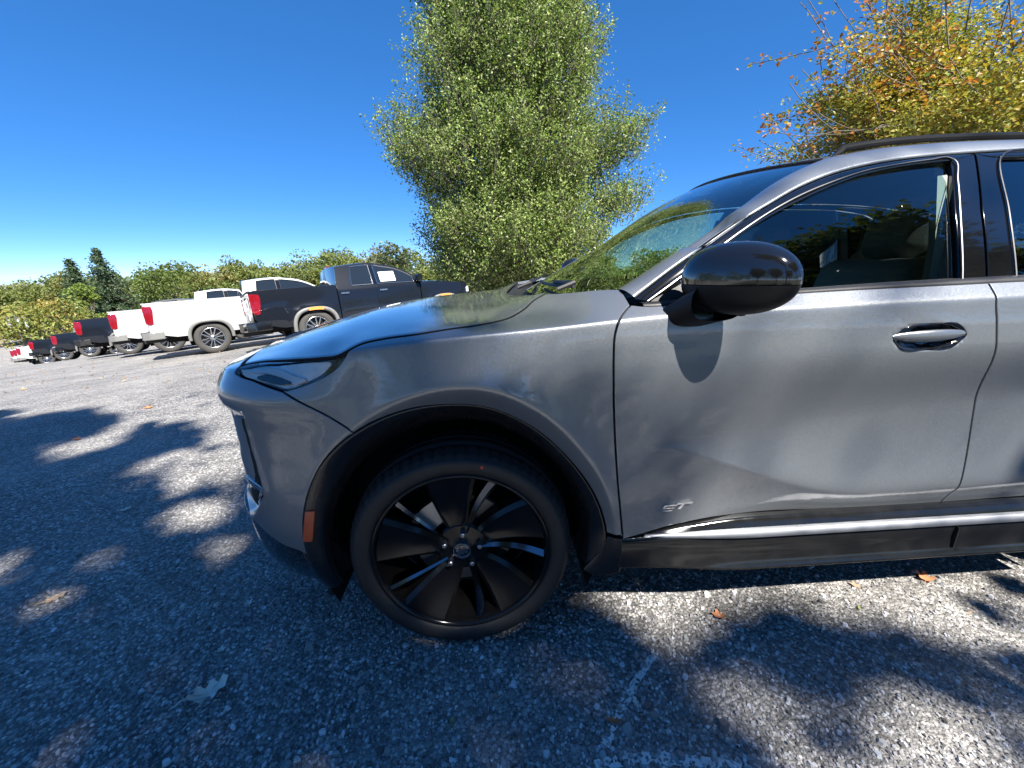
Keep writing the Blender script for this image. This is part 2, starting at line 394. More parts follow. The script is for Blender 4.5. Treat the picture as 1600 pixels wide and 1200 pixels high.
def off(u,v):
    u=np.asarray(u,float); v=np.asarray(v,float); c=zc(u)
    vv=np.minimum(v,c)
    base=pch([.1,.2,.27,.35,.45,.55,.70,.85,.95,1.05,1.16],[.03,.02,.012,.012,.018,.016,.010,.003,0,.004,.014],vv)
    # door sculpting
    w=sst(.56,1.15,u)*(1-sst(2.25,2.6,u))
    k=zk(u); val=zv(u)
    d_up=sst(0,1,(c-.13-vv)/np.maximum(c-.13-val,.02))*.040        # turns under, down to the valley
    low=np.clip((val-vv)/np.maximum(val-k,.02),0,1)**1.7*.042               # comes out again to the low crease
    und=softmax0(k-vv,.024+.06*(1-sst(.7,1.2,u)))*.70; und=.06*(1-np.exp(-und/.06))
    door=d_up-low+und
    o=base+w*door
    # soft front part of the swoosh
    # wheel flares (front and rear)
    for cx in (0.0,2.78):
        dx=u-cx; dz=vv-.365; r=np.hypot(dx,dz); th=np.arctan2(dz,dx); th=np.where(th<-np.pi/2,th+2*np.pi,th)
        if cx>1: th=np.pi-th; th=np.where(th>1.5*np.pi,th-2*np.pi,th)
        rf=rflare(th); q=r-rf
        up=sst(-.5,.35,np.sin(th))
        o=o-.027*np.exp(-np.clip(q,0,9)/.075)*up*np.where(q>-.3,1,1)+softmax0(-q,.011)*.66*up*(r>.2)
    # nose section
    wf=sst(-.22,-.62,u)
    front=pch([.1,.2,.30,.40,.45,.55,.70,.80,.845,.90,.95,1.0,1.1],[.13,.075,.030,.012,.006,.004,.012,.010,.005,.003,.030,.062,.12],vv)
    o=o*(1-wf)+front*wf
    return o,c
def ang(u): return np.radians(pch([-1.8,-.4,0,.3,.6,.9,1.6,3.3,4.4],[74,74,76,78,60,50,46,46,46],u))
def P(u,v):
    u=np.asarray(u,float); v=np.asarray(v,float)
    o,c=off(u,v); e=softmax0(v-c,.006)-softmax0(-.05*np.ones_like(v),.006)*0
    a=ang(u); x,y=plan(u); nx,ny=plan_n(u)
    inn=o+e*np.sin(a); z=v-e+e*np.cos(a)
    return np.stack([x+nx*inn,y+ny*inn,z],-1)
# greenhouse flank
def yg(x,z):
    h=np.asarray(z,float)-1.18
    return .082+.40*h+.30*h*h+.10*np.clip(.95-np.asarray(x,float),0,9)**2+.06*np.clip(np.asarray(x,float)-2.2,0,9)**2
def G(x,z):
    x=np.asarray(x,float); z=np.asarray(z,float); return np.stack([x,yg(x,z),z],-1)
HE=np.array([(-.711,1.0),(-.659,1.014),(-.475,1.014),(-.357,1.022),(-.302,1.030),(-.27,1.047),(-.241,1.078),(-.18,1.099),(-.09,1.111),(-.002,1.132),(.089,1.152),(.165,1.19),(.219,1.262),(.279,1.378),(.313,1.413)])
_HQ=P(HE[:,0],HE[:,1])
_hcl=np.concatenate([[0],np.cumsum(np.linalg.norm(np.diff(_HQ,axis=0),axis=1))]); _hcl/=_hcl[-1]
_hk=np.array([0,.22,.48,.75,1.]); _HS=[[float(pch(_hcl,_HQ[:,i],k)) for i in range(3)] for k in _hk]
HC=[0.,.018,.012,-.005,-.035]; HD=[-.13,-.17,-.09,-.10]
def hood(s,t):
    s=np.asarray(s,float); t=np.asarray(t,float)
    ex,ey,ez=[pch(_hcl,_HQ[:,i],t) for i in range(3)]
    m=1-np.abs(1-s); ksm=sst(0,.22,m)
    ex=ex*(1-ksm)+ksm*pch(_hk,[_HS[k][0] for k in range(5)],t); ez=ez*(1-ksm)+ksm*pch(_hk,[_HS[k][2] for k in range(5)],t)  # 0 edge..1 centre (s in 0..2)
    g=1-(1-np.clip(m,0,1))**2.4
    cr=pch([0,.25,.55,.8,1],HC,t); dx=pch([0,.4,.7,1],HD,t)
    y=ey+(2*YC-2*ey)*s/2
    return np.stack([ex+dx*(1-(1-m)**2),y,ez+cr*g],-1)
# ------------------------------------------------------------------ ground
def gz(x, y):
    s = -.785*np.asarray(x, float)+.62*np.asarray(y, float)
    return pch([-400, 0, 2.2, 5, 8.1, 11.6, 17.2, 21.2, 33, 50, 90, 140, 1500], [0, 0, -.015, -.13, -.40, -.80, -1.35, -1.8, -3.3, -5.7, -8.2, -8.8, -9.0], s)
def gnormal(x, y):
    h = .2; a = Vector((2*h, 0, float(gz(x+h, y)-gz(x-h, y)))); b = Vector((0, 2*h, float(gz(x, y+h)-gz(x, y-h))))
    return a.cross(b).normalized()
def asphalt():
    mt, n, l, b = node_mat('weathered_asphalt_with_pale_stone')
    ge = n.new('ShaderNodeNewGeometry'); pos = ge.outputs['Position']
    def vor(scale, feat='F1', rnd=1.0):
        v = n.new('ShaderNodeTexVoronoi'); v.feature = feat; v.inputs['Scale'].default_value = scale; v.inputs['Randomness'].default_value = rnd; l.new(pos, v.inputs['Vector']); return v
    def noi(scale, d=5):
        t = n.new('ShaderNodeTexNoise'); t.inputs['Scale'].default_value = scale; t.inputs['Detail'].default_value = d; l.new(pos, t.inputs['Vector']); return t
    v1 = vor(85); v2 = vor(170)
    sep = n.new('ShaderNodeSeparateColor'); l.new(v1.outputs['Color'], sep.inputs[0])
    r1 = n.new('ShaderNodeValToRGB'); e = r1.color_ramp.elements
    e[0].position = 0; e[0].color = (.11, .108, .105, 1); e[1].position = 1; e[1].color = (.82, .80, .77, 1)
    for p, c in ((.35, (.23, .222, .212)), (.7, (.42, .405, .385)), (.92, (.58, .56, .53))):
        k = e.new(p); k.color = (*c, 1)
    l.new(sep.outputs[0], r1.inputs[0])
    # binder between the stones
    edge = n.new('ShaderNodeMapRange'); edge.inputs['From Min'].default_value = .35; edge.inputs['From Max'].default_value = .75
    l.new(v1.outputs['Distance'], edge.inputs['Value'])
    mx = n.new('ShaderNodeMix'); mx.data_type = 'RGBA'; mx.inputs['B'].default_value = (.12, .119, .12, 1)
    l.new(edge.outputs['Result'], mx.inputs['Factor']); l.new(r1.outputs[0], mx.inputs['A'])
    # pale dust and worn patches
    big = noi(.9, 8); rr = n.new('ShaderNodeMapRange'); rr.inputs['From Min'].default_value = .38; rr.inputs['From Max'].default_value = .66; rr.inputs['To Min'].default_value = 0.0; rr.inputs['To Max'].default_value = .55
    l.new(big.outputs['Fac'], rr.inputs['Value'])
    fine = noi(240, 3); fm = n.new('ShaderNodeMath'); fm.operation = 'MULTIPLY'; l.new(rr.outputs['Result'], fm.inputs[0])
    fr2 = n.new('ShaderNodeMapRange'); fr2.inputs['From Min'].default_value = .35; fr2.inputs['From Max'].default_value = .65; l.new(fine.outputs['Fac'], fr2.inputs['Value']); l.new(fr2.outputs['Result'], fm.inputs[1])
    mx2 = n.new('ShaderNodeMix'); mx2.data_type = 'RGBA'; mx2.inputs['B'].default_value = (.60, .565, .52, 1)
    l.new(fm.outputs[0], mx2.inputs['Factor']); l.new(mx.outputs['Result'], mx2.inputs['A'])
    mid = noi(34, 4); mm = n.new('ShaderNodeMapRange'); mm.inputs['From Min'].default_value = .3; mm.inputs['From Max'].default_value = .7; mm.inputs['To Min'].default_value = .62; mm.inputs['To Max'].default_value = 1.22; l.new(mid.outputs['Fac'], mm.inputs['Value'])
    wide = noi(3.2, 6); wm = n.new('ShaderNodeMapRange'); wm.inputs['From Min'].default_value = .3; wm.inputs['From Max'].default_value = .7; wm.inputs['To Min'].default_value = .80; wm.inputs['To Max'].default_value = 1.12; l.new(wide.outputs['Fac'], wm.inputs['Value'])
    pm = n.new('ShaderNodeMath'); pm.operation = 'MULTIPLY'; l.new(mm.outputs['Result'], pm.inputs[0]); l.new(wm.outputs['Result'], pm.inputs[1])
    vm = n.new('ShaderNodeVectorMath'); vm.operation = 'SCALE'; l.new(mx2.outputs['Result'], vm.inputs[0]); l.new(pm.outputs[0], vm.inputs['Scale'])
    l.new(vm.outputs[0], b.inputs['Base Color'])
    b.inputs['Roughness'].default_value = .72; b.inputs['Specular IOR Level'].default_value = .35
    h1 = n.new('ShaderNodeMath'); h1.operation = 'MULTIPLY_ADD'; h1.inputs[1].default_value = -1.0; h1.inputs[2].default_value = 1.0; l.new(v1.outputs['Distance'], h1.inputs[0])
    h2 = n.new('ShaderNodeMath'); h2.operation = 'MULTIPLY_ADD'; h2.inputs[1].default_value = -.5; l.new(v2.outputs['Distance'], h2.inputs[0]); l.new(h1.outputs[0], h2.inputs[2])
    h3 = n.new('ShaderNodeMath'); h3.operation = 'MULTIPLY_ADD'; h3.inputs[1].default_value = .6; l.new(sep.outputs[1], h3.inputs[0]); l.new(h2.outputs[0], h3.inputs[2])
    bp = n.new('ShaderNodeBump'); bp.inputs['Strength'].default_value = 1.0; bp.inputs['Distance'].default_value = .006
    l.new(h3.outputs[0], bp.inputs['Height']); l.new(bp.outputs['Normal'], b.inputs['Normal'])
    return mt
MAT['asphalt'] = asphalt()
_a = np.linspace(-8.2, 8.2, 300); _g = .45*np.sinh(_a)
_X, _Y = np.meshgrid(_g-.5, _g+1.0, indexing='ij'); _Z = gz(_X, _Y)
ground = link('ground', grid_mesh('ground', np.stack([_X, _Y, _Z], -1), MAT['asphalt'])); tag(ground, kind='structure')
# added unseen dark grass sheet behind the camera, darkens the car's reflections
_vx = np.linspace(-60, 60, 60); _vy = np.concatenate([[-2.7, -2.72], np.linspace(-3, -45, 24)])
_VX, _VY = np.meshgrid(_vx, _vy, indexing='ij'); _VZ = gz(_VX, _VY)+np.where(_VY > -2.71, -.02, .06)
MAT['added_grass'] = M_simple('dark_reflection_grass', (.050, .058, .032), .95, noise=.6, nscale=1.5, bump=1.0, bscale=40)
tag(link('added_dark_ground', grid_mesh('added_dark_ground', np.stack([_VX, _VY, _VZ], -1), MAT['added_grass'])), kind='structure')
# loose and proud stones of the worn surface close to the camera, too many to count
def stones(n, seed):
    r = np.random.default_rng(seed)
    d = np.abs(r.normal(0, 1.15, n))+.15; th = r.uniform(-.2, math.pi+.2, n)
    x = .1+np.cos(th)*d*1.35; y = -1.15+np.sin(th)*d
    k = (x > -3.2) & (x < 3.2) & (y < 2.2) & ~((y > .28) & (x > -.4) & (x < 3)); x, y = x[k], y[k]; n = len(x)
    s = r.uniform(.0028, .0072, n)*np.where(r.random(n) < .08, 1.7, 1)*np.where(r.random(n) < .012, 2.2, 1); el = r.uniform(.55, 1.0, n); rot = r.uniform(0, 6.28, n); h = s*r.uniform(.35, .8, n)
    tx, ty = r.normal(0, .22, n), r.normal(0, .22, n)
    k = 6; an = np.arange(k)*2*math.pi/k
    rj = r.uniform(.72, 1.15, (n, k))
    cx = np.cos(an)[None]*rj; cy = np.sin(an)[None]*rj*el[:, None]
    X0 = cx*np.cos(rot)[:, None]-cy*np.sin(rot)[:, None]; Y0 = cx*np.sin(rot)[:, None]+cy*np.cos(rot)[:, None]
    zb = gz(x, y)
    def ring(f, hz): 
        px = X0*f*s[:, None]; py = Y0*f*s[:, None]; return np.stack([x[:, None]+px, y[:, None]+py, zb[:, None]+hz[:, None]*np.ones((1, k))+(px*tx[:, None]+py*ty[:, None])*(1 if f < 1 else 0)], -1)
    A = ring(1.0, -np.full(n, .001)); B = ring(.72, h)
    V = np.concatenate([A, B], 1).reshape(-1, 3); o = (np.arange(n)*2*k)[:, None]
    i = np.arange(k); i2 = (i+1) % k
    Q = np.stack([o+i, o+i2, o+k+i2, o+k+i], -1).reshape(-1, 4)
    T = np.stack([np.stack([o[:, 0]+k, o[:, 0]+k+j, o[:, 0]+k+j+1], -1) for j in range(1, k-1)], 1).reshape(-1, 3)
    me = mesh_np('ground_stones', V, [Q, T], None, smooth=False)
    g = np.clip(np.where(r.random(n) < .7, r.normal(.25, .08, n), r.normal(.52, .12, n)), .06, .8)
    c = np.stack([g*r.uniform(.96, 1.06, n), g, g*r.uniform(.95, 1.08, n), np.ones(n)], -1).astype(np.float32)
    at = me.color_attributes.new('stonecol', 'FLOAT_COLOR', 'POINT'); at.data.foreach_set('color', np.repeat(c, 2*k, 0).ravel())
    mt, nn, l, b = node_mat('loose_stone'); a = nn.new('ShaderNodeAttribute'); a.attribute_name = 'stonecol'; l.new(a.outputs['Color'], b.inputs['Base Color']); b.inputs['Roughness'].default_value = .6
    me.materials.append(mt)
    return me
st = link('ground_stones', stones(60000, 3)); tag(st, 'pale and dark aggregate stones in the worn asphalt', 'gravel', kind='stuff')
# ------------------------------------------------------------------ the grey car
CB = (1.39, YC, 0.0)
car = empty('parked_suv', CB)
tag(car, 'grey metallic SUV with black wheels and black mirror filling the right of the frame', 'car')
def cpart(name, me, parent=None, mirror=True):
    par = parent or car
    o = link(name, me, par)
    if par is car: o.location = (-CB[0], -CB[1], -CB[2])
    if mirror: MIRR.append(o)
    return o
MIRR = []
def pline(f, a, b, st=.008): x = np.arange(a, b, st); return np.stack([x, f(x)], -1)
CREASE = [pline(zc, -.27, 3.6), pline(zk, .62, 2.4)]
_th = np.radians(np.linspace(-5, 185, 200)); FLARE = np.stack([rflare(_th)*np.cos(_th), .365+rflare(_th)*np.sin(_th)], -1)
hoodline = [tuple(p) for p in HE[5:]]
fender_top = [(.313, 1.413), (.402, 1.343), (.470, 1.305), (.525, 1.275)]
door_front = [(.527, 1.182), (.500, 1.148), (.478, 1.112), (.465, 1.072), (.462, 1.001), (.465, .926), (.477, .766), (.495, .595), (.517, .431), (.519, .415)]
def clad_arc(cx, t0, t1, rf, n=40, mirror=False):
    th = np.radians(np.linspace(t0, t1, n)); r = rf(th)
    return np.stack([cx+(-1 if mirror else 1)*r*np.cos(th), .365+r*np.sin(th)], -1)
bumper_line = [(-.483, .928), (-.37, .872), (-.292, .826)]
arc_f = clad_arc(0, 7, 122, rclad)
# --- front fender
fender = join(spl(hoodline), spl(fender_top), [(.527, 1.182)], spl(door_front)[1:], arc_f, [(-.292, .826)], spl(bumper_line)[::-1], spl([(-.483, .928), (-.40, .952), (-.34, .978), (-.30, 1.006), (-.27, 1.047)]))
cpart('front_fender', panel_mesh('front_fender', fender, P, MAT['paint'], .011, bstep=.006, shrink=.0050, lines=[CREASE[0], FLARE]))
# --- front bumper
bump_low = [(-.524, .385), (-.598, .40), (-.663, .43), (-.715, .458), (-.80, .468), (-1.1, .47), (UMIN+.002, .47)]
bump_top = [(UMIN+.002, 1.05), (-1.2, 1.05), (-.95, 1.04), (-.80, 1.01), (-.735, .99), (-.705, .962)]
lamp_low = [(-.705, .962), (-.664, .956), (-.606, .951), (-.539, .939), (-.483, .928)]
def bevel_step(d, w): return sst(-w, w, d)
def seg_dist(u, v, pts):
    d = np.full(np.shape(u), 9.0); s = np.zeros(np.shape(u))
    for (x1, y1), (x2, y2) in zip(pts[:-1], pts[1:]):
        t = np.clip(((u-x1)*(x2-x1)+(v-y1)*(y2-y1))/((x2-x1)**2+(y2-y1)**2), 0, 1)
        dx = u-x1-t*(x2-x1); dy = v-y1-t*(y2-y1); dd = np.hypot(dx, dy); c = (x2-x1)*(v-y1)-(y2-y1)*(u-x1)
        k = dd < d; d = np.where(k, dd, d); s = np.where(k, np.sign(c), s)
    return d*s
INTAKE = [(-.60, .90), (-.625, .865), (-.645, .80), (-.641, .736), (-.63, .662), (-.617, .60), (-.648, .537), (-.704, .477), (-.78, .44)]
def PB_(u, v):
    """bumper skin: a scoop cut behind the standing crease of the corner"""
    u = np.asarray(u, float); v = np.asarray(v, float)
    p = P(u, v); nx, ny = plan_n(u)
    d = seg_dist(u, v, INTAKE)                      # positive on the outboard side of the crease
    up = 1-sst(.80, .875, v); lo = sst(.455, .50, v)
    dep = sst(0, .035, -d)*.036*up*lo*(1-.55*sst(.02, .25, -d))
    ridge = np.exp(-(d/.012)**2)*.004*up
    k = dep-ridge
    # standing facet under the lamp
    p = p.copy(); p[..., 0] += nx*k; p[..., 1] += ny*k
    return p
bumper = join(spl(bumper_line), clad_arc(0, 122, 178, rclad), [(-.5, .37)], spl(bump_low), spl(bump_top), spl(lamp_low))
cpart('front_bumper', panel_mesh('front_bumper', bumper, PB_, MAT['paint'], .010, bstep=.007, shrink=.0045, lines=[FLARE]))
# --- lower lip, gloss black
lip_out = join(spl(bump_low)[:], [(UMIN+.002, .21)], spl([(UMIN+.002, .21), (-1.1, .215), (-.85, .22), (-.65, .235), (-.50, .25)]), [(-.50, .30)])
cpart('lower_lip', panel_mesh('lower_lip', lip_out, P, MAT['gloss_black'], .02, bstep=.012, flange=.03, shrink=.001, lift=-.004))
# --- upper grille and lower grille on the nose (dark mesh set into the skin)
for nm, pl in (('upper_grille', [(UMIN+.004, .90), (-1.05, .90), (-.98, .86), (-.99, .72), (-1.08, .60), (UMIN+.004, .58)]), ('lower_grille', [(UMIN+.004, .43), (-.95, .43), (-.93, .36), (-1.0, .27), (UMIN+.004, .26)])):
    cpart(nm, panel_mesh(nm, join(pl), PB_, MAT['satin_black'], .03, lift=.006, flange=.02))
for kz in range(7):
    zz = .62+kz*.042
    for k2 in range(8):
        uu = UMIN+.03+k2*.065
        if uu > -1.0-.0: continue
        c = PB_(np.array([uu]), np.array([zz]))[0]; mb = MB(); mb.box((c[0]-.018, c[1]-.024, c[2]-.006), (c[0]-.006, c[1]+.024, c[2]+.006), .002)
        cpart('grille_stud', mb.mesh('grille_stud', MAT['gloss_black']))
# --- corner lamp pocket: bright bezel in the scoop
fog = join([(-.80, .572), (-.735, .578), (-.673, .612), (-.628, .616), (-.622, .58), (-.655, .545), (-.70, .548), (-.76, .556)])
cpart('corner_lamp', panel_mesh('corner_lamp', fog, PB_, MAT['gloss_black'], .01, lift=.002))
cpart('corner_lamp_trim', panel_mesh('corner_lamp_trim', join([(-.80, .570), (-.735, .570), (-.70, .560), (-.665, .546), (-.650, .541), (-.64, .548), (-.66, .560), (-.70, .579), (-.74, .586), (-.80, .588)]), PB_, MAT['chrome'], .008, lift=.005))
cpart('corner_lamp_lens', panel_mesh('corner_lamp_lens', join([(-.672, .606), (-.632, .610), (-.627, .582), (-.645, .562), (-.676, .575)]), PB_, MAT['satin_silver'], .008, lift=.007))
# --- headlight
MAT['lamp_grey'] = M_simple('lamp_bowl', (.82, .84, .83), .3, noise=.25, nscale=30)
lamp = join(spl([(-.715, .985), (-.70, .998), (-.662, 1.010), (-.475, 1.008), (-.357, 1.017), (-.302, 1.024), (-.276, 1.038)]), spl([(-.276, 1.038), (-.304, 1.003), (-.344, .975), (-.402, .950), (-.482, .931)]), spl([(-.482, .931), (-.539, .942), (-.606, .954), (-.668, .961), (-.70, .966), (-.715, .985)]))
hl = cpart('headlight', panel_mesh('headlight', lamp, P, MAT['gloss_black'], .01, bstep=.006, lift=-.016, flange=.01))
hin = join(spl([(-.706, .982), (-.66, 1.003), (-.475, 1.002), (-.375, 1.009), (-.335, 1.008), (-.355, .986), (-.41, .958), (-.475, .938), (-.53, .946), (-.62, .957), (-.68, .966), (-.706, .982)]))
cpart('reflector', panel_mesh('reflector', hin, P, MAT['lamp_grey'], .01, lift=-.012, flange=.004), hl)
cpart('running_light', panel_mesh('running_light', join(spl([(-.69, .978), (-.60, .985), (-.52, .986), (-.455, .970), (-.412, .960), (-.44, .950), (-.50, .966), (-.56, .974), (-.64, .972), (-.69, .975)])), P, MAT['lamp_white'], .008, lift=-.004, flange=.006), hl)
cpart('projector', panel_mesh('projector', join(spl([(-.56, .968), (-.50, .962), (-.46, .951), (-.49, .947), (-.55, .953), (-.59, .960), (-.56, .968)])), P, MAT['gloss_black'], .008, lift=-.001, flange=.006), hl)
cpart('lens', panel_mesh('lens', lamp, P, MAT['clear'], .01, bstep=.006, lift=.0005, flange=.004, shrink=.003), hl)
# --- hood
S_, T_ = np.meshgrid(np.concatenate([np.linspace(.007, .12, 12), np.linspace(.14, 1.86, 46), np.linspace(1.88, 1.993, 12)]), np.linspace(0, 1, 90), indexing='ij')
H_ = hood(S_, T_)
H_[..., 2] += .004; H_[0, :, 2] -= .002; H_[-1, :, 2] -= .002
edge = []
ring = np.concatenate([H_[:, 0], H_[-1, 1:], H_[::-1, -1][1:], H_[0, ::-1][1:-1]])
hm = MB(); nu, nv = H_.shape[:2]
hm.add(H_.reshape(-1, 3), [[i*nv+j, (i+1)*nv+j, (i+1)*nv+j+1, i*nv+j+1] for i in range(nu-1) for j in range(nv-1)])
cpart('hood', hm.mesh('hood', MAT['paint'], smooth='all'), mirror=False)
dr = ring.copy(); dr[:, 2] -= .010; fl = MB(); n_ = len(ring)
fl.add(np.concatenate([ring, dr]), [[i, (i+1) % n_, n_+(i+1) % n_, n_+i] for i in range(n_)])
cpart('hood_edge', fl.mesh('hood_edge', MAT['dark_void'], smooth='all'), mirror=False)
# --- wheel arch cladding
def arch_surface(cx, mirror):
    def S(th, k):
        """th in radians, k 0 outer edge .. 1 inner edge, beyond 1 turns into the wheel house"""
        ro = rclad(th)-.001; ri = pch(np.radians([-90, -20, 20, 60, 90, 130, 170, 270]), [.40, .395, .405, .420, .428, .432, .434, .434], th)
        kk = np.clip(k, 0, 1); r = ro+(ri-ro)*kk
        u = cx+(-1 if mirror else 1)*r*np.cos(th); v = .365+r*np.sin(th)
        v = np.maximum(v, .12)
        p = P(u, np.maximum(v, .2)); nx, ny = plan_n(u)
        bul = .007*np.sin(np.pi*np.clip(kk*1.0+.05, 0, 1))+.003-.016*sst(.72, 1.0, kk)-softmax0(-(r-rflare(th)), .006)*.20
        p = p.copy(); p[..., 0] -= nx*bul; p[..., 1] -= ny*bul; p[..., 2] = np.where(v < .2, v, p[..., 2])
        p[..., 1] += np.clip(k-1, 0, 9)*.30
        return p
    return S
def arch_mesh(name, cx, t0, t1, mirror=False):
    S = arch_surface(cx, mirror); th = np.radians(np.linspace(t0, t1, 90)); k = np.concatenate([[-.02], np.linspace(0, 1, 14), [1.05, 1.3, 2.0]])
    TH, K = np.meshgrid(th, k, indexing='ij'); G_ = S(TH, K); G_[:, 0, 1] += .012
    return grid_mesh(name, G_, MAT['satin_clad'])
MAT['satin_clad'] = M_simple('black_arch_trim', (.010, .010, .011), .16, coat=.4, rnoise=.2, nscale=7)
cpart('arch_cladding', arch_mesh('arch_cladding', 0, -10, 197))
cpart('arch_cladding', arch_mesh('arch_cladding', 2.78, -12, 195, True))
mk = join([(-.466, .548), (-.442, .549), (-.468, .44), (-.494, .44)])
mkp = cpart('side_marker', panel_mesh('side_marker', mk, lambda u, v: P(u, v), MAT['amber'], .01, lift=.010, flange=.008))
# --- front door
door_bot = [(.519, .40), (.58, .409), (.667, .424), (.80, .434), (.955, .434), (1.267, .432), (1.655, .436)]
door_rear = [(1.655, .436), (1.672, .541), (1.678, .634), (1.670, .762), (1.632, .938), (1.600, 1.074), (1.588, 1.129), (1.598, 1.196)]
door_top = [(1.598, 1.196), (1.312, 1.190), (1.021, 1.183), (.80, 1.175), (.658, 1.166), (.56, 1.168), (.527, 1.182)]
fdoor = join(spl(door_bot), spl(door_rear), spl(door_top), spl(door_front), [(.519, .40)])
def PD(u, v):
    """door skin with the scooped pocket behind the handle"""
    u = np.asarray(u, float); v = np.asarray(v, float); p = P(u, v); 
    for cx, cz in ((1.400, 1.030), (2.30, 1.045)):
        q = np.hypot((u-cx)/.118, (v-cz-.02*(u-cx))/.042)
        p = p.copy(); p[..., 1] += .020*(1-sst(.62, 1.0, q))
    return p
dd = cpart('front_door', panel_mesh('front_door', fdoor, PD, MAT['paint'], .011, bstep=.007, shrink=.0050, lines=CREASE))
def handle_mesh(cx, cz):
    n = 24; pts = []
    for i in range(n):
        t = i/(n-1); x = cx-.118+t*.236; w = max(.003, .0175*(math.sin(math.pi*min(max(t, .0), 1)))**.45); c = P(np.array([x]), np.array([cz]))[0]
        yc = c[1]-.014*math.sin(math.pi*t)+.004; ring_ = []
        for j in range(14):
            a = 2*math.pi*j/14; ring_.append((x, yc+.009*math.sin(a)*(.35+.65*math.sin(math.pi*t)), c[2]+.02*(x-cx)+w*math.cos(a)))
        pts.append(ring_)
    return grid_mesh('handle', np.array(pts), MAT['satin_handle'], close_v=True)
MAT['satin_handle'] = M_paint('grey_handle_paint', (.235, .25, .268), metal=.72, rough=.32, flake=.12)
cpart('handle', handle_mesh(1.400, 1.036), dd)
cpart('handle_pocket', panel_mesh('handle_pocket', join(spl([(1.290, 1.024), (1.312, 1.002), (1.40, .993), (1.49, 1.008), (1.512, 1.034), (1.49, 1.060), (1.40, 1.067), (1.315, 1.054), (1.290, 1.024)])), PD, MAT['gloss_black'], .012, lift=.0035, flange=.003), dd)
# ST badge: two slanted chrome letters
def letters(x0, z0, h, strokes, mat, dep=.004, nm='badge_letter'):
    m_ = MB()
    for poly in strokes:
        pl = [(x0+(px+py*.45)*h*1.55, z0+py*h+.045*px*h) for px, py in poly]
        y = float(P(np.array([pl[0][0]]), np.array([pl[0][1]]))[0, 1]); m_.prism(pl, 1, y-dep, y+.003)
    return m_.mesh(nm, mat)
Sst = [[(0, 0), (1.15, 0), (1.15, .2), (0, .2)], [(.93, .201), (1.15, .201), (1.15, .399), (.93, .399)], [(.0, .4), (1.15, .4), (1.15, .6), (.0, .6)], [(0, .601), (.22, .601), (.22, .799), (0, .799)], [(0, .8), (1.2, .8), (1.2, 1), (0, 1)]]
Tst = [[(0, .8), (1.45, .8), (1.5, 1), (0, 1)], [(.5, 0), (.8, 0), (.85, .799), (.55, .799)]]
cpart('badge_letter', letters(.640, .487, .022, Sst, MAT['chrome']), dd, mirror=False)
cpart('badge_letter', letters(.684, .489, .022, Tst, MAT['chrome']), dd, mirror=False)
# --- rear door, quarter panel, rear bumper (mostly beyond the frame)
arc_r = clad_arc(2.78, 5, 128, rclad, mirror=True)      # from the front of the rear arch over the top
rd_bot = [(1.663, .436), (2.0, .440), (2.20, .445), (2.308, .44)]
k_ = [p for p in arc_r if p[1] < .80 and p[0] < 2.7]
rdoor = join(spl(rd_bot), k_, spl([k_[-1], (2.52, .98), (2.60, 1.08), (2.63, 1.200)]), spl([(2.63, 1.200), (2.2, 1.205), (1.606, 1.197)]), spl(door_rear)[::-1])
rdo = cpart('rear_door', panel_mesh('rear_door', rdoor, PD, MAT['paint'], .02, bstep=.01, shrink=.0050, lines=CREASE))
cpart('handle', handle_mesh(2.30, 1.051), rdo)
j_ = [p for p in arc_r if not (p[1] < .80 and p[0] < 2.7)]
quarter = join([k_[-1]], j_, spl([j_[-1], (3.15, .62), (3.3, .66), (3.6, .70), (3.75, .70)]), spl([(3.75, .70), (3.72, .9), (3.66, 1.20)]), spl([(3.66, 1.20), (3.1, 1.21), (2.63, 1.200)]), spl([(2.63, 1.200), (2.60, 1.08), (2.52, .98), k_[-1]]))
cpart('rear_quarter', panel_mesh('rear_quarter', quarter, P, MAT['paint'], .025, bstep=.012, shrink=.002))
rbump = join(spl([(3.15, .61), (3.3, .65), (3.6, .69), (3.9, .69), (UMAX-.002, .69)]), spl([(UMAX-.002, .69), (UMAX-.002, .25), (3.7, .25), (3.27, .28)]), [p for p in clad_arc(2.78, 178, 130, rclad, mirror=True)])
cpart('rear_bumper', panel_mesh('rear_bumper', rbump, P, MAT['paint'], .03, bstep=.015, shrink=.002))
cpart('tailgate', panel_mesh('tailgate', join([(3.80, .71), (UMAX-.002, .71), (UMAX-.002, 1.20), (3.72, 1.20)]), P, MAT['paint'], .03, bstep=.02))
cpart('tail_lamp', panel_mesh('tail_lamp', join([(3.35, .98), (3.9, 1.0), (3.9, 1.06), (3.35, 1.09)]), P, MAT['red'], .03, lift=.006))
# --- sill cladding: gloss black with a silver blade
def sill_strip(name, prof, x0, x1, mat, taper=True, n=120):
    xs = np.linspace(x0, x1, n); out = []
    for x in xs:
        k = float(sst(.52, .98, x)) if taper else 1.0
        kr = 1-float(sst(2.15, 2.32, x))*.0
        row = []
        for (d, z, d0, z0) in prof:
            dd_ = d0+(d-d0)*k; zz = z0+(z-z0)*k
            row.append((x, dd_, zz))
        out.append(row)
    return grid_mesh(name, np.array(out), mat)
MAT['sill_black'] = M_simple('dusty_gloss_black', (.010, .010, .010), .07, rnoise=.10, nscale=18, noise=.5, spec=.5)
SP = [(.05, .440, .05, .402), (.040, .4395, .040, .402), (.033, .437, .034, .400), (.024, .430, .030, .397), (.020, .412, .020, .392), (.010, .400, .016, .390), (.012, .372, .012, .378), (.006, .362, .010, .370), (.008, .330, .008, .350), (.004, .290, .006, .320), (-.008, .270, .004, .298), (-.011, .264, .004, .290), (-.006, .258, .008, .286), (.06, .250, .06, .280), (.30, .235, .30, .25)]
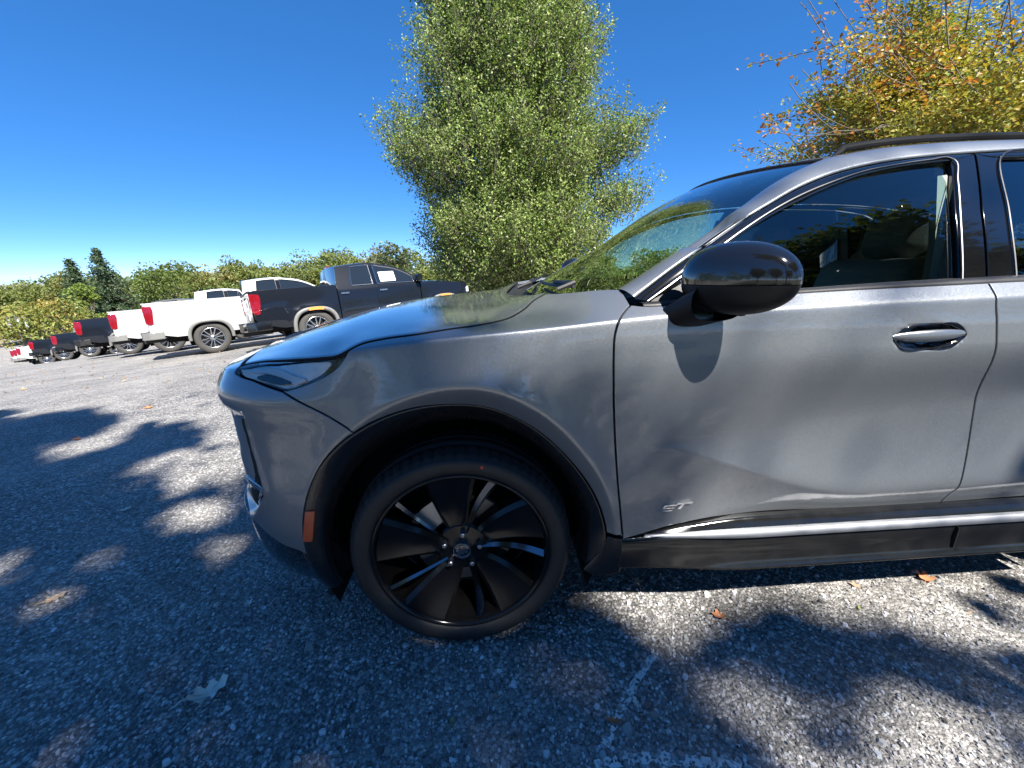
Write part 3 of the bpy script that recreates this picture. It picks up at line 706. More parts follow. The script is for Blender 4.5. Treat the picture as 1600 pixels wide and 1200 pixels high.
cpart('sill_cladding', sill_strip('sill_cladding', SP, .490, 2.33, MAT['sill_black']))
cpart('sill_blade', sill_strip('sill_blade', [(.024, .4075, .032, .398), (.004, .406, .026, .397), (.001, .404, .022, .395), (-.003, .393, .020, .392), (-.005, .383, .018, .389), (-.003, .3805, .022, .386), (.02, .379, .03, .384)], .60, 2.31, MAT['satin_silver']))
# fold in the sill between the doors
mb = MB(); mb.box((1.682, -.0035, .29), (1.6845, .02, .37)); cpart('sill_joint', mb.mesh('sill_joint', MAT['dark_void']))
# piece of cladding between arch and door
cpart('sill_corner', panel_mesh('sill_corner', join([(.515, .404), (.515, .275), (.44, .26), (.40, .28), (.462, .36), (.474, .412)]), P, MAT['satin_clad'], .02, lift=.004))
# --- dark structure behind the gaps, wheel houses, floor
def P_in(u, v):
    p = P(u, v); nx, ny = plan_n(u); p = p.copy(); p[..., 0] += nx*.03; p[..., 1] += ny*.03; return p
def circ(cx, r, a0, a1, n=30): th = np.radians(np.linspace(a0, a1, n)); return np.stack([cx+r*np.cos(th), .365+r*np.sin(th)], -1)
inner = join([(-1.5, .30), (-.47, .30)], circ(0, .455, 188, -8), [(.47, .30), (2.32, .30)], circ(2.78, .455, 188, -8), [(3.25, .30), (4.2, .30), (4.2, 1.14), (2.7, 1.17), (1.6, 1.18), (.6, 1.13), (.3, 1.10), (-.2, 1.02), (-.5, .95), (-1.5, .90)])
cpart('inner_body', panel_mesh('inner_body', inner, P_in, MAT['dark_void'], .05))
for cx in (0, 2.78):
    mb = MB(); th = np.linspace(math.radians(-25), math.radians(205), 40); A = []
    for yy in (.07, .38): A.append([(cx+.47*math.cos(t), yy, .365+.47*math.sin(t)) for t in th])
    V = A[0]+A[1]; n_ = len(th); mb.add(V, [[i, i+1, n_+i+1, n_+i] for i in range(n_-1)]+[[n_+i for i in range(n_)]])
    cpart('wheel_house', mb.mesh('wheel_house', MAT['dark_void']))
mb = MB(); mb.box((-.62, .42, .22), (3.4, 2*YC-.42, .30)); mb.box((.45, .06, .245), (2.33, 2*YC-.06, .30)); mb.box((-.55, .45, .30), (.45, 2*YC-.45, .98)); cpart('underbody', mb.mesh('underbody', MAT['dark_void']), mirror=False)
mb = MB(); mb.box((-.475, .10, .165), (-.455, .30, .32), .004); cpart('mud_flap', mb.mesh('mud_flap', MAT['satin_black']))
# ------------------------------------------------------------------ greenhouse of the grey car
pill_outer = [(.545, 1.160), (.57, 1.177), (.66, 1.238), (.762, 1.3), (.869, 1.363), (.981, 1.419), (1.096, 1.473), (1.212, 1.513), (1.327, 1.539), (1.442, 1.557), (1.67, 1.577), (1.902, 1.588), (2.2, 1.588), (2.6, 1.565), (3.0, 1.51), (3.3, 1.44), (3.45, 1.39)]
pill_inner = [(.515, .192, 1.172), (.537, .20, 1.182), (.691, .235, 1.261), (.833, .28, 1.339), (.953, .315, 1.416), (1.076, .35, 1.495), (1.197, .375, 1.554), (1.294, .39, 1.588), (1.391, .40, 1.607), (1.554, .405, 1.625), (1.795, .41, 1.637), (2.035, .41, 1.640), (2.4, .42, 1.635), (2.8, .44, 1.615), (3.2, .47, 1.57), (3.45, .50, 1.52)]
def resamp3(p, n):
    p = spl(p, 12); cl = np.concatenate([[0], np.cumsum(np.linalg.norm(np.diff(p, axis=0), axis=1))]); t = np.linspace(0, cl[-1], n)
    return np.stack([np.interp(t, cl, p[:, k]) for k in range(3)], -1)
po = np.array(pill_outer); PO = resamp3(G(po[:, 0], po[:, 1]), 90); PI = resamp3(pill_inner, 90)
def loft(A, B, k=10, bulge=.014):
    tA = np.gradient(A, axis=0); c = B-A; n = np.cross(tA, c); n /= np.linalg.norm(n, axis=1)[:, None]+1e-9
    n = np.where((n[:, 1] > 0)[:, None], -n, n) if bulge else n
    ks = np.linspace(0, 1, k)
    return np.stack([A+c*t+n*bulge*4*t*(1-t) for t in ks], 1)
pb = loft(PO, PI, 12, .018)
edge0 = pb[:, :1].copy(); edge0[..., 1] += .012; edge1 = pb[:, -1:].copy(); edge1[..., 1] += .01; edge1[..., 2] -= .008
cpart('roof_pillar', grid_mesh('roof_pillar', np.concatenate([edge0, pb, edge1], 1), MAT['paint'], flip=True))
# windshield
iw = int(np.argmin(np.abs(PI[:, 0]-1.285)))
def sheet(E_, bow, lift, n=41, inset=.004):
    s = np.linspace(0, 2, n); out = []
    for i, e in enumerate(E_):
        t = i/(len(E_)-1); m_ = 1-np.abs(1-s); y = e[1]+inset+(2*YC-2*e[1]-2*inset)*s/2
        b = bow[0]+(bow[1]-bow[0])*t; lf = lift[0]+(lift[1]-lift[0])*t
        g = 1-(1-m_)**2
        out.append(np.stack([e[0]+b*g, y, e[2]+lf*g], -1))
    return np.array(out)
WS = sheet(PI[:iw+1], (-.20, -.13), (-.035, .022))
WS[..., 2] -= .003
cpart('windshield', grid_mesh('windshield', WS, MAT['windshield']), mirror=False)
mb = MB(); mb.tube(WS[-1][:, :]+np.array([0, 0, .002]), .006, 6); cpart('windshield_seal', mb.mesh('windshield_seal', MAT['satin_black'], True), mirror=False)
# sticker high on the glass, wiper arms, cowl
def on_ws(a, b): return WS[int(a*(len(WS)-1)), int(b*40)]
def ws_pt(a, b, lift=.003):
    i = a*(len(WS)-1); j = b*(WS.shape[1]-1); i0 = min(int(i), len(WS)-2); j0 = min(int(j), WS.shape[1]-2); fi, fj = i-i0, j-j0
    p = WS[i0, j0]*(1-fi)*(1-fj)+WS[i0+1, j0]*fi*(1-fj)+WS[i0, j0+1]*(1-fi)*fj+WS[i0+1, j0+1]*fi*fj
    return p+np.array([-.6, 0, .8])*lift
mb = MB(); mb.add([ws_pt(.80, .05, -.004), ws_pt(.80, .10, -.004), ws_pt(.92, .10, -.004), ws_pt(.92, .05, -.004)], [(0, 1, 2, 3)])
cpart('window_sticker', mb.mesh('window_sticker', MAT['paper']), mirror=False)
HR = hood(np.linspace(0, 2, 41), np.ones(41)); CW = np.stack([HR+np.array([.004, 0, -.012]), HR+np.array([.03, 0, -.03]), WS[0]+np.array([-.02, 0, -.02]), WS[0]+np.array([.01, 0, -.006])], 0)
cpart('cowl', grid_mesh('cowl', CW, MAT['satin_black'], flip=True), mirror=False)
for s0, s1 in ((.14, .46), (.52, .86)):
    mb = MB(); pts = [ws_pt(.03+.05*k/8, s0+(s1-s0)*k/8, .022) for k in range(9)]; mb.tube(pts, .007, 6); mb.tube([pts[0]+np.array([-.06, 0, -.01]), pts[0]+np.array([0, 0, .012]), pts[3]+np.array([0, 0, .012])], .009, 6)
    cpart('wiper', mb.mesh('wiper', MAT['satin_black'], True), mirror=False)
# roof skin
RE = PI[iw:]
RF = sheet(RE, (-.13, .05), (.022, .02), inset=.0); k_r = np.linspace(0, 1, len(RE)); RF[..., 2] += (.012*np.sin(np.pi*np.clip(k_r, 0, 1)))[:, None]*(1-(1-(1-np.abs(1-np.linspace(0, 2, 41))))**2)[None]
cpart('roof', grid_mesh('roof', RF, MAT['gloss_black']), mirror=False)
# roof rail
MAT['mirror_low'] = M_simple('black_mirror_base', (.006, .006, .007), .4, spec=.25)
rp = [(p[0], p[1]-.005, p[2]+.019) for p in PI[iw+2:-4]]
rp = [(PI[iw][0]+.02, PI[iw][1]-.008, PI[iw][2]+.002), (PI[iw+1][0]+.02, PI[iw+1][1]-.005, PI[iw+1][2]+.014)]+rp
rp.append((PI[-3][0], PI[-3][1], PI[-3][2]+.005))
mb = MB(); mb.tube(rp, [.004, .012]+[.0115]*(len(rp)-3)+[.006], 10); cpart('roof_rail', mb.mesh('roof_rail', MAT['mirror_low'], True))
MAT['dark_trim'] = M_simple('satin_grey_trim', (.16, .16, .165), .3, metal=.9)
# side glass, frames
g_top = [(.727, 1.222), (.798, 1.275), (.863, 1.322), (.972, 1.381), (1.086, 1.431), (1.2, 1.474), (1.317, 1.510), (1.432, 1.531), (1.546, 1.545), (1.612, 1.550)]
glass_f = join(spl(g_top), spl([(1.612, 1.550), (1.569, 1.391), (1.527, 1.175)]), [(1.527, 1.175), (.727, 1.140)])
fw = cpart('front_window', panel_mesh('front_window', glass_f, G, MAT['glass'], .03, lift=-.009, flange=.003))
def frame_band(name, outer, inner, mat, lift=.0, n=70):
    o = spl(outer, 12); i = spl(inner, 12)
    def rs(p):
        cl = np.concatenate([[0], np.cumsum(np.hypot(*np.diff(p, axis=0).T))]); t = np.linspace(0, cl[-1], n); return np.stack([np.interp(t, cl, p[:, 0]), np.interp(t, cl, p[:, 1])], -1)
    o = rs(o); i = rs(i); rows = []
    for k, y in ((0, .008), (.02, -.003), (.12, -.006), (.5, -.007), (.88, -.006), (.98, -.003), (1, .014)):
        q = o+(i-o)*k; g = G(q[:, 0], q[:, 1]); g[:, 1] += y+lift; rows.append(g)
    return grid_mesh(name, np.stack(rows, 1), mat)
po_f = [(p[0], p[1]-.004) for p in pill_outer if p[0] < 1.70]+[(1.712, 1.575)]
cpart('window_frame', frame_band('window_frame', po_f, [(.585, 1.150), (.66, 1.185)]+g_top+[(1.622, 1.551)], MAT['gloss_black']))
cpart('mirror_sail', panel_mesh('mirror_sail', join([(.588, 1.150), (.727, 1.226), (.735, 1.222), (.735, 1.142), (.62, 1.138)]), G, MAT['satin_black'], .02, lift=.0))
cpart('pillar_cover', panel_mesh('pillar_cover', join([(1.535, 1.172), (1.576, 1.391), (1.622, 1.553), (1.712, 1.570), (1.660, 1.389), (1.622, 1.178)]), G, MAT['gloss_black'], .02, lift=.004, shrink=.002))
cpart('pillar_cover', panel_mesh('pillar_cover', join([(1.632, 1.178), (1.669, 1.389), (1.722, 1.574), (1.790, 1.566), (1.748, 1.388), (1.715, 1.180)]), G, MAT['gloss_black'], .02, lift=.004, shrink=.001))
gl = [(.577, 1.150), (.66, 1.203), (.758, 1.267), (.863, 1.334), (.976, 1.397), (1.086, 1.447), (1.206, 1.489), (1.32, 1.521), (1.437, 1.541), (1.55, 1.555), (1.614, 1.560), (1.628, 1.553), (1.612, 1.49), (1.579, 1.37), (1.538, 1.176)]
gl = spl(gl, 5); g3 = G(gl[:, 0], gl[:, 1]); g3[:, 1] -= .010
mb = MB(); mb.tube(g3, .0028, 6); cpart('window_trim', mb.mesh('window_trim', MAT['dark_trim'], True))
rg_top = [(1.787, 1.560), (2.1, 1.560), (2.4, 1.545), (2.62, 1.50), (2.72, 1.44)]
glass_r = join(spl(rg_top), spl([(2.72, 1.44), (2.66, 1.30), (2.60, 1.185)]), [(2.60, 1.185), (1.712, 1.178)], spl([(1.712, 1.178), (1.746, 1.388), (1.787, 1.560)]))
cpart('rear_side_window', panel_mesh('rear_side_window', glass_r, G, MAT['privacy'], .04, lift=-.006, flange=.003))
cpart('window_frame', frame_band('window_frame', [(1.720, 1.575), (1.902, 1.584), (2.2, 1.584), (2.6, 1.561), (2.85, 1.530)], rg_top+[(2.74, 1.42)], MAT['gloss_black']))
tr = spl([(1.716, 1.180), (1.748, 1.388), (1.789, 1.556), (2.1, 1.566), (2.4, 1.551)], 8); t3 = G(tr[:, 0], tr[:, 1]); t3[:, 1] -= .009
mb = MB(); mb.tube(t3, .0028, 6); cpart('window_trim', mb.mesh('window_trim', MAT['dark_trim'], True))
cpart('rear_pillar', panel_mesh('rear_pillar', join(spl([(2.605, 1.185), (2.665, 1.30), (2.74, 1.42), (2.85, 1.530)]), spl([(2.85, 1.530), (3.0, 1.508), (3.3, 1.438), (3.45, 1.385)]), [(3.60, 1.20), (3.0, 1.185)]), G, MAT['paint'], .04))
# belt strip from the door top to the glass
bx = np.linspace(.56, 2.66, 90); bt = spl(door_top+[], 6)[::-1]; vt = np.interp(bx, np.concatenate([bt[:, 0], [2.2, 2.63]]), np.concatenate([bt[:, 1], [1.205, 1.200]]))
b0 = P(bx, vt-.002); zz = np.interp(bx, [.56, .727, 1.04, 1.34, 1.527, 1.7, 2.7], [1.146, 1.156, 1.174, 1.186, 1.191, 1.196, 1.20]); b2 = G(bx, zz); b2[:, 1] -= .008; b3 = G(bx, zz); b3[:, 1] += .01
b1 = b0*.35+b2*.65; b1[:, 1] -= .004; b1[:, 2] += .002; bb = b0.copy(); bb[:, 1] += .006; bb[:, 2] -= .012
cpart('belt_strip', grid_mesh('belt_strip', np.stack([bb, b0+np.array([0, -.001, .001]), b1, b2, b3], 1), MAT['satin_black']))
# rear window
RW = np.stack([np.stack([np.linspace(3.45, 3.62, 8)+.05*(1-(1-m_)**2), np.linspace(.50, .40, 8)+(2*YC-2*np.linspace(.50, .40, 8))*s/2, np.linspace(1.52, 1.20, 8)], -1) for s, m_ in zip(np.linspace(0, 2, 21), 1-np.abs(1-np.linspace(0, 2, 21)))], 1)
cpart('rear_window', grid_mesh('rear_window', RW, MAT['privacy']), mirror=False)
# --- door mirror
def superpt(a, b, ax, e1=.8, e2=.85):
    ca, sa, cb, sb = math.cos(a), math.sin(a), math.cos(b), math.sin(b)
    f = lambda v, e: math.copysign(abs(v)**e, v)
    return Vector((ax[0]*f(cb, e1)*f(ca, e2), ax[1]*f(cb, e1)*f(sa, e2), ax[2]*f(sb, e1)))
def mirror_shell(lo, hi, nb=22, scale=1.0):
    c = Vector((.748, -.072, 1.209)); d1 = Vector((.62, -.78, .03)).normalized(); d2 = Vector((-.78, -.62, 0)).normalized(); d3 = d1.cross(d2)*-1
    if d3.z < 0: d3 = -d3
    rows = []
    for i in range(nb+1):
        b = math.radians(lo+(hi-lo)*i/nb); row = []
        for j in range(40):
            a = 2*math.pi*j/40; p = superpt(a, b, (.142*scale, .070*scale, .094*scale), .85, .9)
            t = p.x/.142                                # outboard = +1
            k = 1.0-.10*max(t, 0)**2                     # narrower towards the tip
            if p.y < 0: p.y *= .75                       # glass side is flatter
            z = p.z*k*(1.0 if p.z > 0 else .92)-.004*t
            w = c+d1*p.x+d2*p.y*k+Vector((0, 0, 1))*z
            row.append(tuple(w))
        rows.append(row)
    return np.array(rows)
mr = cpart('door_mirror', grid_mesh('door_mirror', mirror_shell(-4, 90), MAT['gloss_black'], close_v=True))
cpart('lower_shell', grid_mesh('lower_shell', mirror_shell(-90, -5, scale=.992), MAT['mirror_low'], close_v=True) if 'mirror_low' in MAT else grid_mesh('lower_shell', mirror_shell(-90, -5, scale=.992), MAT.setdefault('mirror_low', M_simple('black_mirror_base', (.006, .006, .007), .4, spec=.25)), close_v=True), mr)
def mirror_foot():
    rows = []
    for t in np.linspace(0, 1, 10):
        c = Vector((.655, .055, 1.098)).lerp(Vector((.715, -.055, 1.155)), t); rx = .062+.010*t; rz = .034+.016*t
        rows.append([(c.x+rx*math.copysign(abs(math.cos(a))**.7, math.cos(a)), c.y, c.z+rz*math.copysign(abs(math.sin(a))**.7, math.sin(a))) for a in np.linspace(0, 2*math.pi, 24, endpoint=False)])
    return np.array(rows)
cpart('mirror_foot', grid_mesh('mirror_foot', mirror_foot(), MAT['mirror_low'], close_v=True), mr)
mb = MB(); mb.lathe([(.0, -.012), (.012, -.010), (.02, 0), (.022, .02)], (.775, -.06, 1.128), axis=2, k=16); cpart('camera_pod', mb.mesh('camera_pod', MAT['mirror_low'], True), mr)
# --- cabin
mb = MB(); mb.box((.60, .16, .95), (1.0, 2*YC-.16, 1.08), .04); mb.box((.72, .35, 1.05), (.98, .80, 1.125), .03)
cpart('dashboard', mb.mesh('dashboard', MAT['interior_dark'], True), mirror=False)
mb = MB(); mb.lathe([(.185+.014*math.cos(a), .014*math.sin(a)) for a in np.linspace(0, 2*math.pi, 9)[:-1]], (0, 0, 0), axis=0, k=32, close=True); mb.box((-.01, -.17, -.03), (.02, .17, .03), .01)
sw = link('steering_wheel', mb.mesh('steering_wheel', MAT['interior_dark'], True), car); sw.location = (1.02-CB[0], .53-CB[1], 1.03); sw.rotation_euler = (0, math.radians(24), 0)
def seat(x, y):
    m_ = MB()
    def pad(c, s, tilt, bev):
        k = MB(); k.box((-s[0]/2, -s[1]/2, -s[2]/2), (s[0]/2, s[1]/2, s[2]/2), bev); V = np.concatenate(k.V); ca, sa = math.cos(tilt), math.sin(tilt)
        W = np.stack([V[:, 0]*ca+V[:, 2]*sa, V[:, 1], -V[:, 0]*sa+V[:, 2]*ca], -1)+np.array(c); m_.add(W, k.F)
    pad((x, y, .62), (.52, .50, .16), -.1, .05); pad((x+.33, y, .95), (.15, .50, .62), .28, .05); pad((x+.46, y, 1.345), (.10, .27, .19), .2, .04)
    m_.tube([(x+.42, y-.06, 1.2), (x+.45, y-.06, 1.3)], .008, 6); m_.tube([(x+.42, y+.06, 1.2), (x+.45, y+.06, 1.3)], .008, 6)
    return m_
for x, y in ((1.30, .53), (1.30, 1.31), (2.20, .55), (2.20, 1.29)):
    cpart('seat', seat(x, y).mesh('seat', MAT['interior'], True, bevel=.012), mirror=False)
HLn = RF.copy(); HLn[..., 2] -= .05; HLn = HLn[:, 2:-2]; cpart('headliner', grid_mesh('headliner', HLn, MAT['headliner']), mirror=False)
mb = MB(); mb.box((.58, .12, .55), (3.3, .16, 1.14)); cpart('door_lining', mb.mesh('door_lining', MAT['interior_dark']))
pil = PO.copy(); pil[:, 1] += .03; pil2 = PI.copy(); pil2[:, 1] += .02; pil2[:, 2] -= .03
cpart('pillar_lining', grid_mesh('pillar_lining', np.stack([pil, pil2], 1), MAT['headliner']))
mb = MB(); g0 = G(np.array([1.545, 1.64, 1.72, 1.62]), np.array([1.16, 1.55, 1.56, 1.16])); g0[:, 1] += .035; mb.add(np.concatenate([g0, g0+np.array([0, .03, 0])]), [(0, 1, 2, 3), (4, 7, 6, 5), (0, 4, 5, 1), (3, 2, 6, 7)])
cpart('inner_pillar', mb.mesh('inner_pillar', MAT['headliner']))
mb = MB(); mb.tube([(1.60, .27, 1.50), (1.57, .20, 1.30), (1.55, .17, 1.15)], .022, 6); cpart('seat_belt', mb.mesh('seat_belt', MAT['interior']))
# --- wheels
def groove_tyre(R=.3655, W=.24):
    prof = [(.284, .030), (.287, .016), (.296, .0085), (.312, .004), (.329, .003), (.3385, .0075), (.3395, .010), (.348, .0185), (.354, .029), (.3575, .042), (.3618, .050), (.3622, .068), (.356, .070), (.356, .080), (.3645, .082), (.3655, .118), (.357, .120), (.357, .130)]
    full = prof+[(r, W-h) for r, h in prof[::-1]]
    n = 320; th = np.linspace(0, 2*math.pi, n, endpoint=False); ph = (np.arange(n) % 5); V = []
    for i, (r, h) in enumerate(full):
        out = min(h, W-h)
        rr = np.full(n, r); hh = np.full(n, h)
        if 7 <= i <= 11 or 7 <= len(full)-1-i <= 11: rr = np.where(ph == 0, r-(.0065 if out > .02 else .003), r)
        V.append(np.stack([rr*np.cos(th), hh, rr*np.sin(th)], -1))
    return grid_mesh('tyre', np.array(V), MAT['rubber'], close_v=True, flip=False)
def pol(r, a): return r*math.cos(a), r*math.sin(a)
def wide_spoke(a0):
    """gloss wedge: flat face, chamfered flanks, walls down to the barrel"""
    rs = np.linspace(.058, .272, 16); rows = []
    for r in rs:
        t = (r-.058)/.214; w = .026+.058*t**.9; y = .052-.030*t+.012*math.sin(math.pi*t); ch = .006+.008*t; sk = .018*math.sin(math.pi*t*.5)*0
        ca = a0-.10*t
        row = []
        for dx, dy in ((-w-.006, .055), (-w, ch), (-w+.014, 0), (-w*.35, .004), (w*.35, .004), (w-.014, 0), (w, ch), (w+.006, .055)):
            an = ca+dx/r if r > .12 else ca+dx/max(r, .09); x, z = r*math.cos(an), r*math.sin(an); row.append((x, y+dy, z))
        rows.append(row)
    return np.array(rows)
def thin_rib(a0):
    rs = np.linspace(.060, .270, 14); rows = []
    for r in rs:
        t = (r-.06)/.21; w = .006+.009*t; y = .046-.020*t+.010*math.sin(math.pi*t); an0 = a0+.16*(1-t)
        rows.append([(r*math.cos(an0+d/r), y+dy, r*math.sin(an0+d/r)) for d, dy in ((-w-.002, .05), (-w, .006), (-w*.2, 0), (w, .012), (w+.003, .05))])
    return np.array(rows)
MAT['rib_edge'] = M_simple('rib_sky_glint', (.16, .17, .19), .12, metal=1.)  # grey metal on the black ribs, stands in for bright sky glints
def make_wheel():
    root = empty('wheel')
    link('tyre', groove_tyre(), root)
    mb = MB(); mb.lathe([(.288, .026), (.2885, .016), (.284, .011), (.277, .012), (.273, .022), (.268, .05), (.262, .10), (.258, .20)], (0, 0, 0), k=96)
    rim = mb.build('rim', MAT['spoke_black'], root, smooth='all')
    for k in range(5):
        a = math.radians(101+72*k); sp = grid_mesh('spoke', wide_spoke(a), MAT['spoke_black'], smooth=True, flip=True); sp.set_sharp_from_angle(angle=math.radians(20)); link('spoke', sp, rim)
        sp = grid_mesh('rib', thin_rib(a+math.radians(36)), MAT['rib_edge'], smooth=True, flip=True); sp.set_sharp_from_angle(angle=math.radians(20)); link('rib', sp, rim)
    mb = MB(); mb.lathe([(.0, .043), (.030, .043), (.035, .047), (.048, .050), (.080, .053), (.086, .060), (.088, .10)], (0, 0, 0), k=48); mb.build('hub', MAT['spoke_black'], root, smooth=True)
    for k in range(5):
        a = math.radians(85+72*k); x, z = pol(.060, a); mb = MB(); mb.lathe([(.0, .028), (.0055, .028), (.0085, .031), (.0092, .050), (.0118, .056)], (x, 0, z), k=12); mb.build('lug_nut', MAT['steel'], root, smooth=True)
    mb = MB(); mb.lathe([(.0, .035), (.024, .035), (.0255, .036), (.0255, .050)], (0, 0, 0), k=40); cap = mb.build('hub_cap', MAT['gloss_black'], root, smooth=True)
    mb = MB(); mb.lathe([(.0255, .036), (.0262, .033), (.0282, .033), (.029, .036), (.029, .048)], (0, 0, 0), k=40); mb.build('ring', MAT['chrome'], cap, smooth=True)
    for k in (-1, 0, 1):                                # three slanted shields
        x0, z0 = k*.0115, k*.004
        o = [(-.0075, .009), (-.0025, .012), (.0015, .004), (.0065, -.004), (.0055, -.0105), (.0005, -.0115), (-.0035, -.004)]
        inn = [(p[0]*.55+.0002, p[1]*.55-.0005) for p in o]
        mb = MB(); n_ = len(o); V = [(x0+p[0], .0325, z0+p[1]) for p in o]+[(x0+p[0], .0325, z0+p[1]) for p in inn]+[(x0+p[0], .036, z0+p[1]) for p in o]
        mb.add(V, [[i, (i+1) % n_, n_+(i+1) % n_, n_+i] for i in range(n_)]+[[i, (i+1) % n_, 2*n_+(i+1) % n_, 2*n_+i] for i in range(n_)]); mb.build('shield', MAT['chrome'], cap)
    mb = MB(); mb.lathe([(.07, .105), (.165, .105), (.168, .110), (.168, .125), (.07, .13)], (0, 0, 0), k=64); mb.build('brake_disc', MAT['brake'], root, smooth=True)
    cal = MB()
    for i in range(8):
        a0_, a1_ = math.radians(112+i*5.5), math.radians(112+(i+1)*5.5)
        for (r0, r1, y0, y1) in ((.105, .185, .075, .10),):
            V = [(r*math.cos(a), y, r*math.sin(a)) for y in (y0, y1) for a in (a0_, a1_) for r in (r0, r1)]; cal.add(V, [(0, 1, 3, 2), (4, 6, 7, 5), (0, 4, 5, 1), (2, 3, 7, 6), (0, 2, 6, 4), (1, 5, 7, 3)])
    cal.build('caliper', MAT['steel'], root)
    mb = MB(); mb.lathe([(.255, .20), (.09, .205), (.0, .205)], (0, 0, 0), k=32); mb.build('inner_disc', MAT['dark_void'], root)
    mb = MB(); x, z = pol(.322, math.radians(76)); mb.lathe([(.0, -.0005), (.005, -.0003), (.0055, .004)], (x, .003, z), k=10); mb.build('balance_mark', M_simple('red_dot', (.6, .05, .03), .5), root)
    return root
w0 = make_wheel(); w0.parent = car
w0.location = (0-CB[0], .006-CB[1], .365)
for (x, y, s) in ((2.78, .006, 1), (0, 2*YC-.006, -1), (2.78, 2*YC-.006, -1)):
    w = copy_tree(w0, car); w.location = (x-CB[0], y-CB[1], .365); w.scale = (1, s, 1); w.rotation_euler = (0, .7*x+.3*(1-s), 0)
# --- the far side mirrors the near side
_map = {}
for o in MIRR:
    c = o.copy(); COL.objects.link(c)
    if o.parent is car:
        c.scale = (1, -1, 1); c.location = (-CB[0], 2*YC-CB[1], -CB[2])
    else: c.parent = _map[o.parent]
    _map[o] = c
# ------------------------------------------------------------------ pickup trucks parked in a slanted row
MAT['machined'] = M_simple('bright_alloy', (.55, .56, .57), .25, metal=1., noise=.1, nscale=20)
MAT['truck_glass'] = M_simple('dark_truck_glass', (.012, .016, .020), .03, coat=1.)
MAT['grey_tyre'] = M_simple('dusty_tyre', (.050, .048, .045), .8, noise=.3, nscale=9)
MAT['red_bright'] = M_simple('bright_red_lens', (.5, .02, .02), .2)
def truck_wheel(R, rim_mat):
    root = empty('wheel'); w = .27; k = R/.42
    mb = MB(); mb.lathe([(.27*k, .03), (.285*k, .012), (.33*k, .004), (R-.03, .012), (R-.008, .035), (R, .06), (R, .21), (R-.02, .25), (.27*k, .25)], (0, 0, 0), k=40); mb.build('tyre', MAT['grey_tyre'], root, smooth='all')
    mb = MB(); mb.lathe([(.278*k, .028), (.276*k, .018), (.262*k, .02), (.25*k, .06), (.24*k, .20)], (0, 0, 0), k=40); rim = mb.build('rim', rim_mat, root, smooth='all')
    for i in range(6):
        mb = MB()
        for s in (-1, 1):
            a = math.radians(60*i+20); rows = []
            for r, d, y in ((.05*k, .012, .045), (.14*k, .026, .036), (.262*k, .055, .030)):
                an = a+s*d/r*.8; an2 = an+s*.024/r
                rows.append([(r*math.cos(an), y+.04, r*math.sin(an)), (r*math.cos(an), y, r*math.sin(an)), (r*math.cos(an2), y, r*math.sin(an2)), (r*math.cos(an2), y+.04, r*math.sin(an2))])
            V = [p for row in rows for p in row]; mb.add(V, [[q*4+j, q*4+j+1, (q+1)*4+j+1, (q+1)*4+j] for q in range(2) for j in range(3)])
        mb.build('spoke', rim_mat, rim)
    mb = MB(); mb.lathe([(.0, .030), (.035, .030), (.05, .04), (.07, .05), (.07, .1)], (0, 0, 0), k=24); mb.build('hub_cap', rim_mat, root, smooth=True)
    mb = MB(); mb.lathe([(.24*k, .14), (.0, .14)], (0, 0, 0), k=24); mb.build('brake_disc', MAT['satin_black'], root)
    return root
